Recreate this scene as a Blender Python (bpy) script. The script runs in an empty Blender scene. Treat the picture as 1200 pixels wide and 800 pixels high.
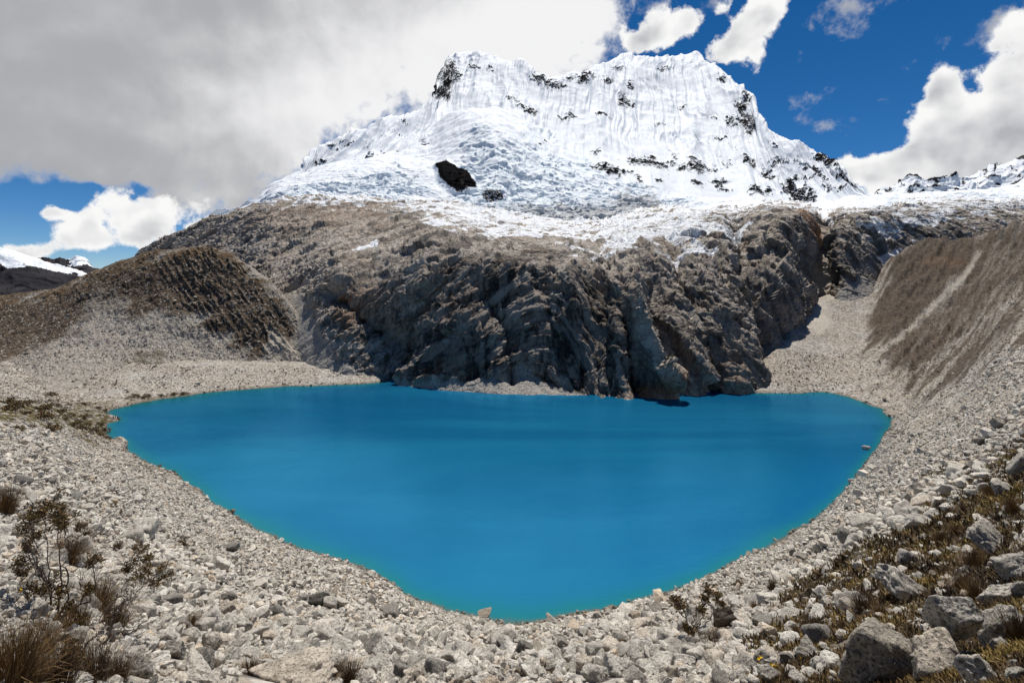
import bpy, bmesh, math, random
import numpy as np
from mathutils import Vector, Matrix, Euler

S = 1.8          # metres per layout unit
CH = 40.0        # camera height above the lake, layout units
HZ = 330.0       # picture row of the camera's own level
F = 600.0
rng = np.random.default_rng(7)
random.seed(7)
SC = bpy.context.scene
COL = SC.collection

# ------------------------------------------------------------------ noise
def _h(ix, iy, iz, seed):
    h = (ix.astype(np.int64) * 374761393 + iy.astype(np.int64) * 668265263 + iz.astype(np.int64) * 2147483647 + seed * 974711)
    h = (h & 0xffffffff).astype(np.uint64)
    h = ((h ^ (h >> 13)) * np.uint64(1274126177)) & np.uint64(0xffffffff)
    h = ((h ^ (h >> 16)) * np.uint64(2246822519)) & np.uint64(0xffffffff)
    return (h ^ (h >> 15)).astype(np.uint32)

_G = np.array([[1,1,0],[-1,1,0],[1,-1,0],[-1,-1,0],[1,0,1],[-1,0,1],[1,0,-1],[-1,0,-1],[0,1,1],[0,-1,1],[0,1,-1],[0,-1,-1]], np.float32)

def perlin(p, seed=0):
    p = np.asarray(p, np.float32)
    i = np.floor(p).astype(np.int64)
    f = p - i
    w = f * f * f * (f * (f * 6 - 15) + 10)
    out = 0
    for dx in (0, 1):
        for dy in (0, 1):
            for dz in (0, 1):
                g = _G[_h(i[:, 0] + dx, i[:, 1] + dy, i[:, 2] + dz, seed) % 12]
                d = g[:, 0] * (f[:, 0] - dx) + g[:, 1] * (f[:, 1] - dy) + g[:, 2] * (f[:, 2] - dz)
                wt = (w[:, 0] if dx else 1 - w[:, 0]) * (w[:, 1] if dy else 1 - w[:, 1]) * (w[:, 2] if dz else 1 - w[:, 2])
                out = out + d * wt
    return out

def fbm(p, octv=5, gain=.5, lac=2.03, seed=0):
    a, s, t = 1.0, 0, 0
    q = np.array(p, np.float32)
    for o in range(octv):
        s = s + a * perlin(q, seed + o * 17)
        t += a
        a *= gain
        q = q * lac + 3.17
    return s / t * 1.6

def ridged(p, octv=5, gain=.5, lac=2.1, seed=0):
    a, s, t = 1.0, 0, 0
    q = np.array(p, np.float32)
    pr = 1
    for o in range(octv):
        n = 1 - np.abs(perlin(q, seed + o * 17)) * 1.7
        n = np.clip(n, 0, 1) ** 2
        s = s + a * n * pr
        pr = np.clip(n * 1.3, .2, 1)
        t += a
        a *= gain
        q = q * lac + 5.3
    return s / t

def rnd(i, j, k, seed):
    return _h(i, j, k, seed).astype(np.float32) / np.float32(4294967295.0)

def facet(p, seed=0, tilt=.9, step=.6):
    """cells with a tilted plane each: broken, blocky rock"""
    p = np.asarray(p, np.float32)
    i = np.floor(p).astype(np.int64)
    best = np.full(len(p), 9e9, np.float32)
    val = np.zeros(len(p), np.float32)
    for dx in (-1, 0, 1):
        for dy in (-1, 0, 1):
            for dz in (-1, 0, 1):
                a, b, c = i[:, 0] + dx, i[:, 1] + dy, i[:, 2] + dz
                ox = p[:, 0] - a - rnd(a, b, c, seed)
                oy = p[:, 1] - b - rnd(a, b, c, seed + 1)
                oz = p[:, 2] - c - rnd(a, b, c, seed + 2)
                d = ox * ox + oy * oy + oz * oz
                m = d < best
                best = np.where(m, d, best)
                v = ((rnd(a, b, c, seed + 3) - .5) * ox + (rnd(a, b, c, seed + 4) - .5) * oy + (rnd(a, b, c, seed + 5) - .5) * oz) * 2 * tilt + (rnd(a, b, c, seed + 6) - .5) * step
                val = np.where(m, v, val)
    return val

def sstep(a, b, x):
    t = np.clip((x - a) / (b - a), 0, 1)
    return t * t * (3 - 2 * t)

# ------------------------------------------------------------------ interpolation
def pchip(xk, yk, x):
    """monotone cubic through knots; yk (n, ...) -> (len(x), ...)"""
    xk = np.asarray(xk, float); yk = np.asarray(yk, float); x = np.asarray(x, float)
    h = np.diff(xk)
    sh = (-1,) + (1,) * (yk.ndim - 1)
    hh = h.reshape(sh)
    d = np.diff(yk, axis=0) / hh
    m = np.zeros_like(yk)
    if len(xk) > 2:
        w1 = 2 * hh[1:] + hh[:-1]; w2 = hh[1:] + 2 * hh[:-1]
        with np.errstate(divide='ignore', invalid='ignore'):
            mm = (w1 + w2) / (w1 / d[:-1] + w2 / d[1:])
        mm = np.where((d[:-1] * d[1:]) > 0, mm, 0)
        m[1:-1] = np.nan_to_num(mm)
    m[0] = d[0]; m[-1] = d[-1]
    i = np.clip(np.searchsorted(xk, x) - 1, 0, len(xk) - 2)
    t = np.clip((x - xk[i]) / h[i], 0, 1).reshape(sh)
    H = h[i].reshape(sh)
    t2, t3 = t * t, t * t * t
    return (2*t3 - 3*t2 + 1) * yk[i] + (t3 - 2*t2 + t) * H * m[i] + (-2*t3 + 3*t2) * yk[i+1] + (t3 - t2) * H * m[i+1]

def pix(P):
    """picture coordinates (1200x800) of layout points"""
    y = np.maximum(P[..., 1], .3)
    return 600 + P[..., 0] / y * F, HZ + (CH - P[..., 2]) / y * F

def loft(cols, pxs, segs):
    """surface through columns of (row, depth) control points; segs = samples per row interval"""
    ks = sorted(cols)
    A = np.array([[(r, math.log(d)) for r, d in cols[k]] for k in ks])
    B = pchip(ks, A, pxs)
    Y = np.exp(B[..., 1]); Z = CH - (B[..., 0] - HZ) / F * Y
    t = np.arange(A.shape[1], dtype=float)
    ts = np.concatenate([np.linspace(i, i + 1, n, endpoint=False) for i, n in enumerate(segs)] + [[len(segs)]])
    L = np.sqrt(np.diff(Y, axis=1) ** 2 + np.diff(Z, axis=1) ** 2).mean(0)
    tp = np.concatenate([[0], np.cumsum(L)])
    tq = np.interp(ts, t, tp)
    Ys = pchip(tp, Y.T, tq).T; Zs = pchip(tp, Z.T, tq).T
    P = np.stack([(pxs[:, None] - 600) / F * Ys, Ys, Zs], -1)
    return P, np.broadcast_to(ts[None, :], Ys.shape)

def normals(P):
    du = np.gradient(P, axis=0); dv = np.gradient(P, axis=1)
    n = np.cross(du, dv)
    n /= np.linalg.norm(n, axis=-1, keepdims=True) + 1e-9
    return n          # columns go right, rows go away / up: this points up and towards the viewer

def inpoly(px, py, poly):
    x = np.asarray(px); y = np.asarray(py)
    c = np.zeros(x.shape, bool)
    n = len(poly)
    for i in range(n):
        x1, y1 = poly[i]; x2, y2 = poly[i - 1]
        hit = ((y1 > y) != (y2 > y)) & (x < (x2 - x1) * (y - y1) / ((y2 - y1) or 1e-9) + x1)
        c ^= hit
    return c

def polydist(px, py, poly):
    """signed distance (px), positive inside"""
    best = np.full(np.shape(px), 1e9)
    n = len(poly)
    for i in range(n):
        ax, ay = poly[i - 1]; bx, by = poly[i]
        ex, ey = bx - ax, by - ay
        t = np.clip(((px - ax) * ex + (py - ay) * ey) / (ex * ex + ey * ey + 1e-9), 0, 1)
        best = np.minimum(best, np.hypot(px - ax - t * ex, py - ay - t * ey))
    return np.where(inpoly(px, py, poly), best, -best)

def linedist(px, py, pts):
    best = np.full(np.shape(px), 1e9)
    for (ax, ay), (bx, by) in zip(pts[:-1], pts[1:]):
        ex, ey = bx - ax, by - ay
        t = np.clip(((px - ax) * ex + (py - ay) * ey) / (ex * ex + ey * ey + 1e-9), 0, 1)
        best = np.minimum(best, np.hypot(px - ax - t * ex, py - ay - t * ey))
    return best

def pmask(px, py, poly, soft=8, nz=0):
    return sstep(-soft, soft, polydist(px, py, poly) + nz)

# ------------------------------------------------------------------ mesh helpers
def mesh_np(name, V, Fq, mat, attrs=None, smooth=True, parent=None):
    """V (n,3) in metres, Fq (m,k) indices"""
    me = bpy.data.meshes.new(name)
    V = np.ascontiguousarray(V, np.float32); Fq = np.ascontiguousarray(Fq, np.int32)
    me.vertices.add(len(V)); me.vertices.foreach_set('co', V.ravel())
    k = Fq.shape[1]
    me.loops.add(Fq.size); me.loops.foreach_set('vertex_index', Fq.ravel())
    me.polygons.add(len(Fq))
    me.polygons.foreach_set('loop_start', np.arange(0, Fq.size, k, dtype=np.int32))
    me.update(calc_edges=True)
    me.polygons.foreach_set('use_smooth', np.full(len(Fq), smooth, bool))
    for a, v in (attrs or {}).items():
        at = me.attributes.new(a, 'FLOAT', 'POINT')
        at.data.foreach_set('value', np.ascontiguousarray(v, np.float32).ravel())
    if mat: me.materials.append(mat)
    ob = bpy.data.objects.new(name, me)
    COL.objects.link(ob)
    if parent is not None: ob.parent = parent
    return ob

def grid_faces(nx, ny):
    i = np.arange((nx - 1) * (ny - 1))
    a = (i // (ny - 1)) * ny + i % (ny - 1)
    return np.stack([a, a + ny, a + ny + 1, a + 1], 1)

def grid_obj(name, P, mat, attrs=None, kind='structure'):
    nx, ny = P.shape[:2]
    o = mesh_np(name, P.reshape(-1, 3) * S, grid_faces(nx, ny), mat, {k: v.reshape(-1) for k, v in (attrs or {}).items()})
    o['kind'] = kind
    return o

def tag(o, label, cat, group=None):
    o['label'] = label; o['category'] = cat
    if group: o['group'] = group
    return o

def empty(name, loc, rz=0):
    o = bpy.data.objects.new(name, None); COL.objects.link(o)
    o.location = loc; o.rotation_euler = (0, 0, rz)
    o.empty_display_size = .2
    return o

# ------------------------------------------------------------------ materials
class NT:
    def __init__(s, name):
        s.m = bpy.data.materials.new(name); s.m.use_nodes = True
        s.t = s.m.node_tree; s.t.nodes.clear()
        s.out = s.n('ShaderNodeOutputMaterial')
        s.b = s.n('ShaderNodeBsdfPrincipled')
        s.l(s.b.outputs[0], s.out.inputs[0])
    def n(s, typ, **kw):
        nd = s.t.nodes.new(typ)
        for k, v in kw.items(): setattr(nd, k, v)
        return nd
    def l(s, a, b): s.t.links.new(a, b)
    def put(s, v, sock):
        if isinstance(v, bpy.types.NodeSocket): s.l(v, sock)
        else: sock.default_value = v
    def math(s, op, a, b=0.0, c=None, clamp=False):
        nd = s.n('ShaderNodeMath', operation=op, use_clamp=clamp)
        s.put(a, nd.inputs[0]); s.put(b, nd.inputs[1])
        if c is not None: s.put(c, nd.inputs[2])
        return nd.outputs[0]
    def attr(s, name): return s.n('ShaderNodeAttribute', attribute_name=name).outputs['Fac']
    def mix(s, f, a, b, blend='MIX'):
        nd = s.n('ShaderNodeMix', data_type='RGBA', blend_type=blend)
        s.put(f, nd.inputs[0])
        for v, k in ((a, 6), (b, 7)):
            s.put(v if isinstance(v, bpy.types.NodeSocket) else (*v, 1), nd.inputs[k])
        return nd.outputs[2]
    def ramp(s, f, a, b, lo=0.0, hi=1.0):
        nd = s.n('ShaderNodeMapRange', interpolation_type='SMOOTHSTEP')
        s.put(f, nd.inputs[0])
        for k, v in zip((1, 2, 3, 4), (a, b, lo, hi)): s.put(v, nd.inputs[k])
        return nd.outputs[0]
    def pos(s, scale=(1, 1, 1), rot=(0, 0, 0), coord=None):
        if coord is None: coord = s.n('ShaderNodeNewGeometry').outputs['Position']
        mp = s.n('ShaderNodeMapping'); s.l(coord, mp.inputs[0])
        mp.inputs['Scale'].default_value = scale; mp.inputs['Rotation'].default_value = rot
        return mp.outputs[0]
    def noise(s, v, scale, detail=6, rough=.55, dist=0, col=False):
        nd = s.n('ShaderNodeTexNoise')
        s.l(v, nd.inputs['Vector']); nd.inputs['Scale'].default_value = scale
        nd.inputs['Detail'].default_value = detail; nd.inputs['Roughness'].default_value = rough
        nd.inputs['Distortion'].default_value = dist
        return nd.outputs[1 if col else 0]
    def voro(s, v, scale, feature='F1', out=0, rand=1):
        nd = s.n('ShaderNodeTexVoronoi', feature=feature)
        s.l(v, nd.inputs['Vector']); nd.inputs['Scale'].default_value = scale
        nd.inputs['Randomness'].default_value = rand
        return nd.outputs[out]
    def bump(s, h, dist, strength=1.0):
        nd = s.n('ShaderNodeBump'); s.l(h, nd.inputs['Height'])
        nd.inputs['Distance'].default_value = dist; nd.inputs['Strength'].default_value = strength
        s.l(nd.outputs[0], s.b.inputs['Normal'])
        return nd
    def fin(s, col, rough=.9, spec=.2):
        s.put(col if isinstance(col, bpy.types.NodeSocket) else (*col, 1), s.b.inputs['Base Color'])
        s.put(rough, s.b.inputs['Roughness']); s.b.inputs['Specular IOR Level'].default_value = spec
        return s.m

def mat_ground():
    t = NT('scree')
    p = t.pos()
    big = t.noise(p, .035, 5); mid = t.noise(p, .4, 6); fine = t.noise(p, 2.2, 5, .65)
    c = t.mix(t.ramp(mid, .35, .65), (.31, .285, .25), (.47, .435, .385))
    c = t.mix(t.ramp(big, .36, .58), c, t.mix(.6, c, (.33, .27, .205)))
    vo = t.voro(p, 1.1, out=1)
    sep = t.n('ShaderNodeSeparateColor'); t.l(vo, sep.inputs[0])
    c = t.mix(t.ramp(sep.outputs[0], .55, .95, 0, .75), c, (.58, .55, .50))
    c = t.mix(t.ramp(sep.outputs[1], .72, .95, 0, .8), c, (.13, .115, .10))
    vs = t.voro(p, .33, out=1)
    sp2 = t.n('ShaderNodeSeparateColor'); t.l(vs, sp2.inputs[0])
    c = t.mix(t.ramp(sp2.outputs[1], .7, .95, 0, .45), c, (.17, .15, .13))
    brown = t.math('MULTIPLY', t.attr('brown'), t.ramp(fine, .2, .62, .55, 1.0))
    bc = t.mix(t.ramp(mid, .35, .68), (.050, .037, .026), (.112, .080, .055))
    bc = t.mix(t.ramp(fine, .55, .72, 0, .5), bc, (.21, .165, .125))
    c = t.mix(brown, c, bc)
    veg = t.math('MULTIPLY', t.attr('veg'), t.ramp(mid, .38, .55))
    vc = t.mix(t.ramp(fine, .35, .65), (.045, .038, .014), (.115, .085, .028))
    c = t.mix(veg, c, vc)
    c = t.mix(t.attr('pale'), c, (.52, .47, .40))
    c = t.mix(t.attr('rust'), c, (.20, .10, .05))
    c = t.mix(t.attr('wet'), c, (.16, .13, .095))
    v2 = t.voro(p, .9); v3 = t.voro(p, 2.6)
    h = t.math('ADD', t.math('MULTIPLY', v2, -1.0), t.math('MULTIPLY', v3, -.45))
    h = t.math('ADD', h, t.math('MULTIPLY', fine, .5))
    t.bump(h, .55, .9)
    return t.fin(c, .95, .1)

def mat_hill():
    t = NT('moraine')
    p = t.pos()
    mid = t.noise(p, .22, 7, .6); fine = t.noise(p, 1.3, 6, .68); big = t.noise(p, .03, 4)
    c = t.mix(t.ramp(fine, .33, .68), (.20, .175, .145), (.42, .385, .335))
    vo = t.voro(p, .75, out=1)
    sep = t.n('ShaderNodeSeparateColor'); t.l(vo, sep.inputs[0])
    c = t.mix(t.ramp(sep.outputs[0], .6, .95, 0, .6), c, (.52, .49, .44))
    c = t.mix(t.ramp(sep.outputs[1], .75, .98, 0, .7), c, (.14, .12, .10))
    bc = t.mix(t.ramp(mid, .35, .68), (.056, .041, .029), (.125, .092, .064))
    bc = t.mix(t.ramp(fine, .60, .76, 0, .5), bc, (.24, .20, .16))
    bc = t.mix(t.math('MULTIPLY', t.attr('top'), t.ramp(big, .35, .6, .4, 1)), bc, (.125, .082, .044))
    bc = t.mix(t.ramp(sep.outputs[2], .90, .97, 0, .8), bc, (.45, .42, .37))
    f = t.math('MULTIPLY', t.attr('brown'), t.ramp(fine, .1, .5, .7, 1))
    c = t.mix(f, c, bc)
    c = t.mix(t.attr('pale'), c, (.46, .41, .34))
    c = t.mix(t.math('MULTIPLY', t.attr('veg'), t.ramp(mid, .4, .55)), c, (.085, .066, .024))
    h = t.math('ADD', t.math('MULTIPLY', t.voro(p, .8), -.8), t.math('MULTIPLY', fine, 1.2))
    t.bump(h, .8, .9)
    return t.fin(c, .95, .1)

def mat_rock():
    t = NT('cliff_rock')
    p = t.pos()
    ps = t.pos((1, 1, .16))                      # drawn out downwards: water streaks
    pd = t.pos((.35, .6, 1), (0, math.radians(28), 0))   # tilted strata
    big = t.noise(p, .022, 6, .55, .6); mid = t.noise(pd, .19, 8, .66, .8); fine = t.noise(p, 1.1, 7, .7, .4)
    st = t.noise(ps, .13, 6, .62, .3); st2 = t.noise(ps, .42, 5, .65)
    c = t.mix(t.ramp(mid, .40, .60), (.215, .180, .148), (.53, .465, .39))
    bd = t.attr('band')
    c = t.mix(t.ramp(bd, .52, .80, 0, .8), c, (.47, .42, .36)); c = t.mix(t.ramp(bd, .46, .24, 0, .85), c, (.075, .064, .055))
    c = t.mix(t.ramp(fine, .42, .66, 0, .6), c, (.47, .425, .365))
    c = t.mix(t.ramp(big, .45, .62, 0, .5), c, (.31, .245, .185))
    c = t.mix(t.ramp(fine, .40, .30, 0, .75), c, (.045, .037, .03))
    crack = t.voro(t.pos((1, 1, .55), (0, .5, .2)), .16, 'DISTANCE_TO_EDGE')
    c = t.mix(t.ramp(crack, .05, 0, 0, .55), c, (.04, .034, .03))
    dk = t.mix(t.ramp(st, .43, .56), (.024, .020, .017), (.25, .205, .165))
    dk = t.mix(t.ramp(bd, .55, .8, 0, .6), dk, (.36, .32, .275))
    dk = t.mix(t.ramp(st2, .56, .70, 0, .7), dk, (.30, .265, .22))
    dk = t.mix(t.ramp(t.noise(ps, .05, 4), .55, .68, 0, .7), dk, (.135, .085, .055))
    c = t.mix(t.math('MULTIPLY', t.attr('dark'), t.ramp(mid, .25, .6, 1.0, .85)), c, dk)
    c = t.mix(t.math('MULTIPLY', t.attr('rust'), t.ramp(mid, .35, .6)), c, (.30, .155, .075))
    c = t.mix(t.math('MULTIPLY', t.attr('pale'), t.ramp(fine, .3, .6, .5, 1)), c, (.50, .43, .35))
    grit = t.mix(t.ramp(fine, .35, .62), (.14, .125, .108), (.44, .415, .375))
    c = t.mix(t.attr('scree'), c, grit)
    snow = t.attr('snow')
    sn = t.math('ADD', t.math('MULTIPLY', fine, .34), t.math('MULTIPLY', mid, .76))
    sm = t.ramp(t.math('ADD', t.math('SUBTRACT', snow, 1.0), sn), .0, .13)
    c = t.mix(sm, c, (.86, .88, .90))
    h = t.math('ADD', t.math('MULTIPLY', mid, 1.5), t.math('MULTIPLY', fine, .9))
    h = t.math('ADD', h, t.math('MULTIPLY', t.ramp(crack, 0, .1), .5))
    h = t.math('ADD', h, t.math('MULTIPLY', st2, .5))
    t.bump(h, 1.3, .85)
    return t.fin(c, t.mix(sm, (.88,)*3, (.7,)*3), .2)

def mat_snow():
    t = NT('snow_and_ice')
    p = t.pos()
    fine = t.noise(p, .25, 7, .65); mid = t.noise(p, .05, 6, .6, .5); tiny = t.noise(p, 1.0, 5, .65)
    c = t.mix(t.ramp(mid, .4, .65), (.86, .88, .90), (.78, .825, .865))
    ice = t.math('MULTIPLY', t.attr('ice'), t.ramp(fine, .42, .62))
    c = t.mix(ice, c, (.62, .76, .82))
    dirt = t.math('MULTIPLY', t.attr('dirt'), t.ramp(tiny, .36, .58))
    c = t.mix(dirt, c, t.mix(t.ramp(fine, .4, .62), (.13, .115, .10), (.36, .335, .30)))
    rock = t.mix(t.ramp(tiny, .42, .66), (.006, .006, .007), (.030, .027, .026))
    rk = t.math('ADD', t.attr('rock'), t.math('MULTIPLY', t.math('SUBTRACT', fine, .5), 1.5))
    rk = t.math('ADD', rk, t.math('MULTIPLY', t.math('SUBTRACT', tiny, .5), .6))
    rk = t.ramp(rk, .47, .53)
    c = t.mix(rk, c, rock)
    h = t.math('ADD', t.math('MULTIPLY', fine, 1.4), t.math('MULTIPLY', tiny, .4))
    t.bump(h, 1.2, .35)
    t.b.inputs['Subsurface Weight'].default_value = 0
    f = t.fin(c, t.mix(rk, (.7,)*3, (1,)*3), .2)
    t.l(t.math('MULTIPLY_ADD', rk, -.2, .2), t.b.inputs['Specular IOR Level'])
    return f

def mat_far():
    t = NT('far_slopes')
    p = t.pos()
    fine = t.noise(p, .02, 8, .65); mid = t.noise(p, .006, 6, .6)
    c = t.mix(t.ramp(mid, .38, .62), (.008, .008, .012), (.030, .026, .030))
    s = t.math('ADD', t.attr('snow'), t.math('MULTIPLY', t.math('SUBTRACT', fine, .5), 1.1))
    c = t.mix(t.ramp(s, .45, .55), c, (.84, .87, .90))
    t.bump(t.math('MULTIPLY', fine, 10), 1.5, .7)
    return t.fin(c, .85, .2)

def mat_water():
    t = NT('glacial_water')
    p = t.pos()
    sh = t.attr('shallow')
    big = t.noise(t.pos((.4, 1, 1)), .010, 5, .6, .8)
    lane = t.noise(t.pos((.22, 1, 1), (0, 0, .25)), .035, 5, .6, .6)
    c = t.mix(t.ramp(big, .40, .62), (.006, .104, .222), (.010, .140, .266))
    c = t.mix(t.ramp(sh, .05, .75), c, (.012, .150, .175))
    c = t.mix(t.ramp(sh, .72, 1.0), c, (.085, .115, .085))
    r = t.noise(t.pos((.16, 1, 1)), 1.1, 4, .6)
    bp = t.n('ShaderNodeBump'); t.l(r, bp.inputs['Height']); bp.inputs['Distance'].default_value = .22
    t.l(t.ramp(lane, .35, .65, .30, .60), bp.inputs['Strength'])
    df = t.n('ShaderNodeBsdfDiffuse'); t.l(c, df.inputs[0])
    gs = t.n('ShaderNodeBsdfGlossy'); gs.inputs[0].default_value = (.14, .54, .88, 1); gs.inputs['Roughness'].default_value = .04; t.l(bp.outputs[0], gs.inputs['Normal'])
    fr = t.n('ShaderNodeFresnel'); fr.inputs[0].default_value = 1.333; t.l(bp.outputs[0], fr.inputs['Normal'])
    mx = t.n('ShaderNodeMixShader'); t.l(t.math('MULTIPLY', fr.outputs[0], 1.5, clamp=True), mx.inputs[0]); t.l(df.outputs[0], mx.inputs[1]); t.l(gs.outputs[0], mx.inputs[2])
    t.t.nodes.remove(t.b); t.l(mx.outputs[0], t.out.inputs[0])
    return t.m

def mat_stone(name, rough=.92, lichen=0.0):
    """granite: tone = albedo factor of each stone, tint = warm/cool"""
    t = NT(name)
    p = t.n('ShaderNodeTexCoord').outputs['Object']
    tone = t.attr('tone'); tint = t.attr('tint')
    q = t.pos((.56,) * 3)
    med = t.noise(q, 3.0, 7, .68); fine = t.noise(q, 20, 5, .72); blot = t.noise(q, 6.0, 6, .7, .5)
    c = t.mix(tint, (.595, .555, .485), (.55, .44, .32))
    k = t.math('MULTIPLY', tone, t.ramp(med, .3, .7, .70, 1.15))
    cmb = t.n('ShaderNodeCombineColor')
    for i in range(3): t.l(k, cmb.inputs[i])
    c = t.mix(1.0, c, cmb.outputs[0], 'MULTIPLY')
    c = t.mix(t.ramp(fine, .53, .59, 0, .6 + .3 * (lichen > 0)), c, (.065, .06, .055))
    c = t.mix(t.ramp(fine, .42, .34, 0, .5), c, (.66, .64, .60))
    if lichen:
        c = t.mix(t.ramp(blot, .47, .56, 0, lichen), c, (.085, .080, .072))
        li = t.noise(q, 2.2, 8, .75, .6)
        c = t.mix(t.ramp(li, .56, .63, 0, lichen * .9), c, (.050, .046, .040))
        l2 = t.noise(q, 4.5, 7, .75, .3)
        c = t.mix(t.ramp(l2, .57, .63, 0, lichen * .7), c, (.40, .39, .22))
    t.bump(t.math('ADD', t.math('MULTIPLY', med, 1.0), t.math('MULTIPLY', fine, .45)), .16 * S, .9)
    return t.fin(c, rough, .2)

def mat_simple(name, a, b, scale=6, rough=.8, trans=0, coord='pos'):
    t = NT(name)
    p = t.pos()
    n = t.noise(p, scale, 4)
    c = t.mix(t.ramp(n, .35, .65), a, b)
    return t.fin(c, rough, .15)

M_GROUND = mat_ground(); M_HILL = mat_hill(); M_ROCK = mat_rock(); M_SNOW = mat_snow(); M_FAR = mat_far(); M_WATER = mat_water()
M_STONE = mat_stone('granite_rubble'); M_BOULDER = mat_stone('lichened_granite', lichen=.5)

# ------------------------------------------------------------------ the ground: scree bowl round the lake
def g(Y, py=None, z=None):
    return (Y, z if z is not None else CH - (py - HZ) / F * Y)
Zk = lambda Y, z: (Y, z)
G = {
 -1200: [Zk(2,38.2), Zk(5,35), Zk(15,30), Zk(40,26), Zk(100,22), Zk(450,20)],
 -300: [g(3,800), g(6,720), g(11,650), g(20,585), g(38,520), g(70,470), g(120,440), g(200,415), Zk(260,4), Zk(450,0)],
 0: [g(4.2,805), g(7.5,735), g(13,672), g(22,612), g(38,556), g(65,503), g(95,475), g(130,455), g(180,437), Zk(260,4), Zk(450,0)],
 70: [g(5.2,805), g(9.5,735), g(17,672), g(30,609), g(53,553), g(83,508), g(115,488), g(140,478), g(160,468), g(195,450), Zk(260,5), Zk(450,0)],
 112: [g(6,805), g(11.5,735), g(21,672), g(38,608), g(68,554), g(100,528), g(122,508), Zk(134,1.4), Zk(150,1.2), Zk(165,1.0), Zk(195,2.8), Zk(260,6), Zk(450,0)],
 140: [g(6.5,805), g(12,738), g(22,678), g(40,615), g(70,562), g(100,537), Zk(123,.3), Zk(138,-1.6), Zk(152,-1.6), Zk(166,.4), Zk(190,3), Zk(260,6), Zk(450,0)],
 200: [g(7.5,805), g(14,745), g(25,690), g(45,632), g(75,587), Zk(107,0), Zk(122,-3), Zk(150,-5), Zk(168,-2), Zk(177,0.2), Zk(195,3), Zk(260,6), Zk(450,0)],
 300: [g(9,805), g(18,752), g(33,700), g(55,655), Zk(83,0), Zk(95,-3), Zk(130,-7), Zk(180,-3), Zk(193,0.2), Zk(215,4), Zk(260,6), Zk(450,0)],
 440: [g(10,808), g(20,766), g(35,722), g(52,694), Zk(70,0), Zk(82,-4), Zk(120,-9), Zk(190,-4), Zk(203,.2), Zk(220,3), Zk(450,3)],
 500: [g(11,808), g(20,775), g(35,747), g(50,726), Zk(63.5,0), Zk(75,-4), Zk(110,-9), Zk(450,-9)],
 600: [g(11,802), g(20,766), g(32,741), Zk(45,8), Zk(60,0), Zk(72,-4), Zk(100,-9), Zk(450,-9)],
 700: [g(11,806), g(19,770), g(30,738), g(45,727), Zk(52,5.5), Zk(62,0), Zk(75,-4), Zk(110,-9), Zk(450,-9)],
 800: [g(10,806), g(18,763), g(30,724), g(48,700), Zk(67.2,0), Zk(78,-4), Zk(110,-9), Zk(450,-9)],
 880: [g(9,805), g(16,755), g(28,708), g(48,669), Zk(75.5,0), Zk(90,-4), Zk(130,-9), Zk(176,-4), Zk(186,.2), Zk(210,5), Zk(450,12)],
 925: [g(8.5,805), g(15,752), g(26,699), g(46,657), Zk(81,0), Zk(96,-4), Zk(135,-8), Zk(174,-4), Zk(184,.2), Zk(203,7), Zk(225,15), Zk(245,20), Zk(450,22)],
 960: [g(8,805), g(14,748), g(25,690), g(45,644), Zk(87.6,0), Zk(103,-4), Zk(140,-7), Zk(172,-4), Zk(186,0), Zk(213,9), Zk(250,23.5), Zk(268,31), Zk(450,32)],
 1020: [g(7,803), g(12,740), g(22,668), g(40,612), g(75,566), Zk(117,0), Zk(128,-2), Zk(145,-3), Zk(158,-2), Zk(167,0), Zk(185,5), Zk(215,12), Zk(250,24), Zk(285,37), Zk(320,34), Zk(450,34)],
 1045: [g(6.8,803), g(11.5,738), g(21,664), g(38,605), g(70,553), g(110,515), Zk(150,0), Zk(165,2.2), Zk(185,7), Zk(215,15.5), Zk(265,40), Zk(290,54), Zk(330,46), Zk(450,44)],
 1100: [g(6,803), g(10,742), g(18,668), g(32,600), g(58,545), g(95,500), g(135,465), g(175,426), g(215,380), g(250,335), g(285,288), g(300,281), Zk(335,52), Zk(450,50)],
 1200: [g(4.5,803), g(7,750), g(12,680), g(20,605), g(34,540), g(58,484), g(90,440), g(130,392), g(175,345), g(215,310), g(250,281), g(275,262), Zk(310,60), Zk(450,55)],
 1500: [g(3,803), g(5,735), g(9,650), g(15,570), g(27,490), g(50,420), g(85,360), g(130,310), g(180,275), g(230,245), g(260,232), Zk(300,78), Zk(450,70)],
 2400: [Zk(5,36), Zk(15,36), Zk(40,42), Zk(100,65), Zk(200,95), Zk(450,100)],
}
GY = np.geomspace(.5, 440, 900)
GX = np.concatenate([np.linspace(-1200, -60, 90, endpoint=False), np.linspace(-60, 1260, 1250), np.linspace(1260, 2400, 91)[1:]])
ks = sorted(G)
prof = []
for k in ks:
    kn = G[k]
    yk = [math.log(.5), math.log(1.4)] + [math.log(a) for a, _ in kn]
    zk = [38.7, 38.5] + [b for _, b in kn]
    prof.append(pchip(yk, zk, np.log(GY)))
GZ = pchip(ks, np.array(prof), GX)
P = np.stack([(GX[:, None] - 600) / F * GY[None], np.broadcast_to(GY[None], GZ.shape), GZ], -1)
gpx, gpy = pix(P)
sh = GZ.shape
f3 = P.reshape(-1, 3)
flat = np.where(np.abs(GZ) < 4, .55, 1)
for cx_, cy_, wx_, wy_ in ((134, 149, 13, 3.2), (143, 128, 9, 2.6)):
    P[..., 2] += 2.3 * np.exp(-((gpx - cx_) / wx_) ** 2 - ((P[..., 1] - cy_) / wy_) ** 2) * (GZ < 1.2)
far_ = sstep(110, 220, P[..., 1])
n1 = fbm(f3 / [9, 9, 9], 5, .5, seed=3).reshape(sh)
n2 = ridged(f3 / [3.1, 3.1, 3.1], 4, .5, seed=9).reshape(sh)
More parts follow.
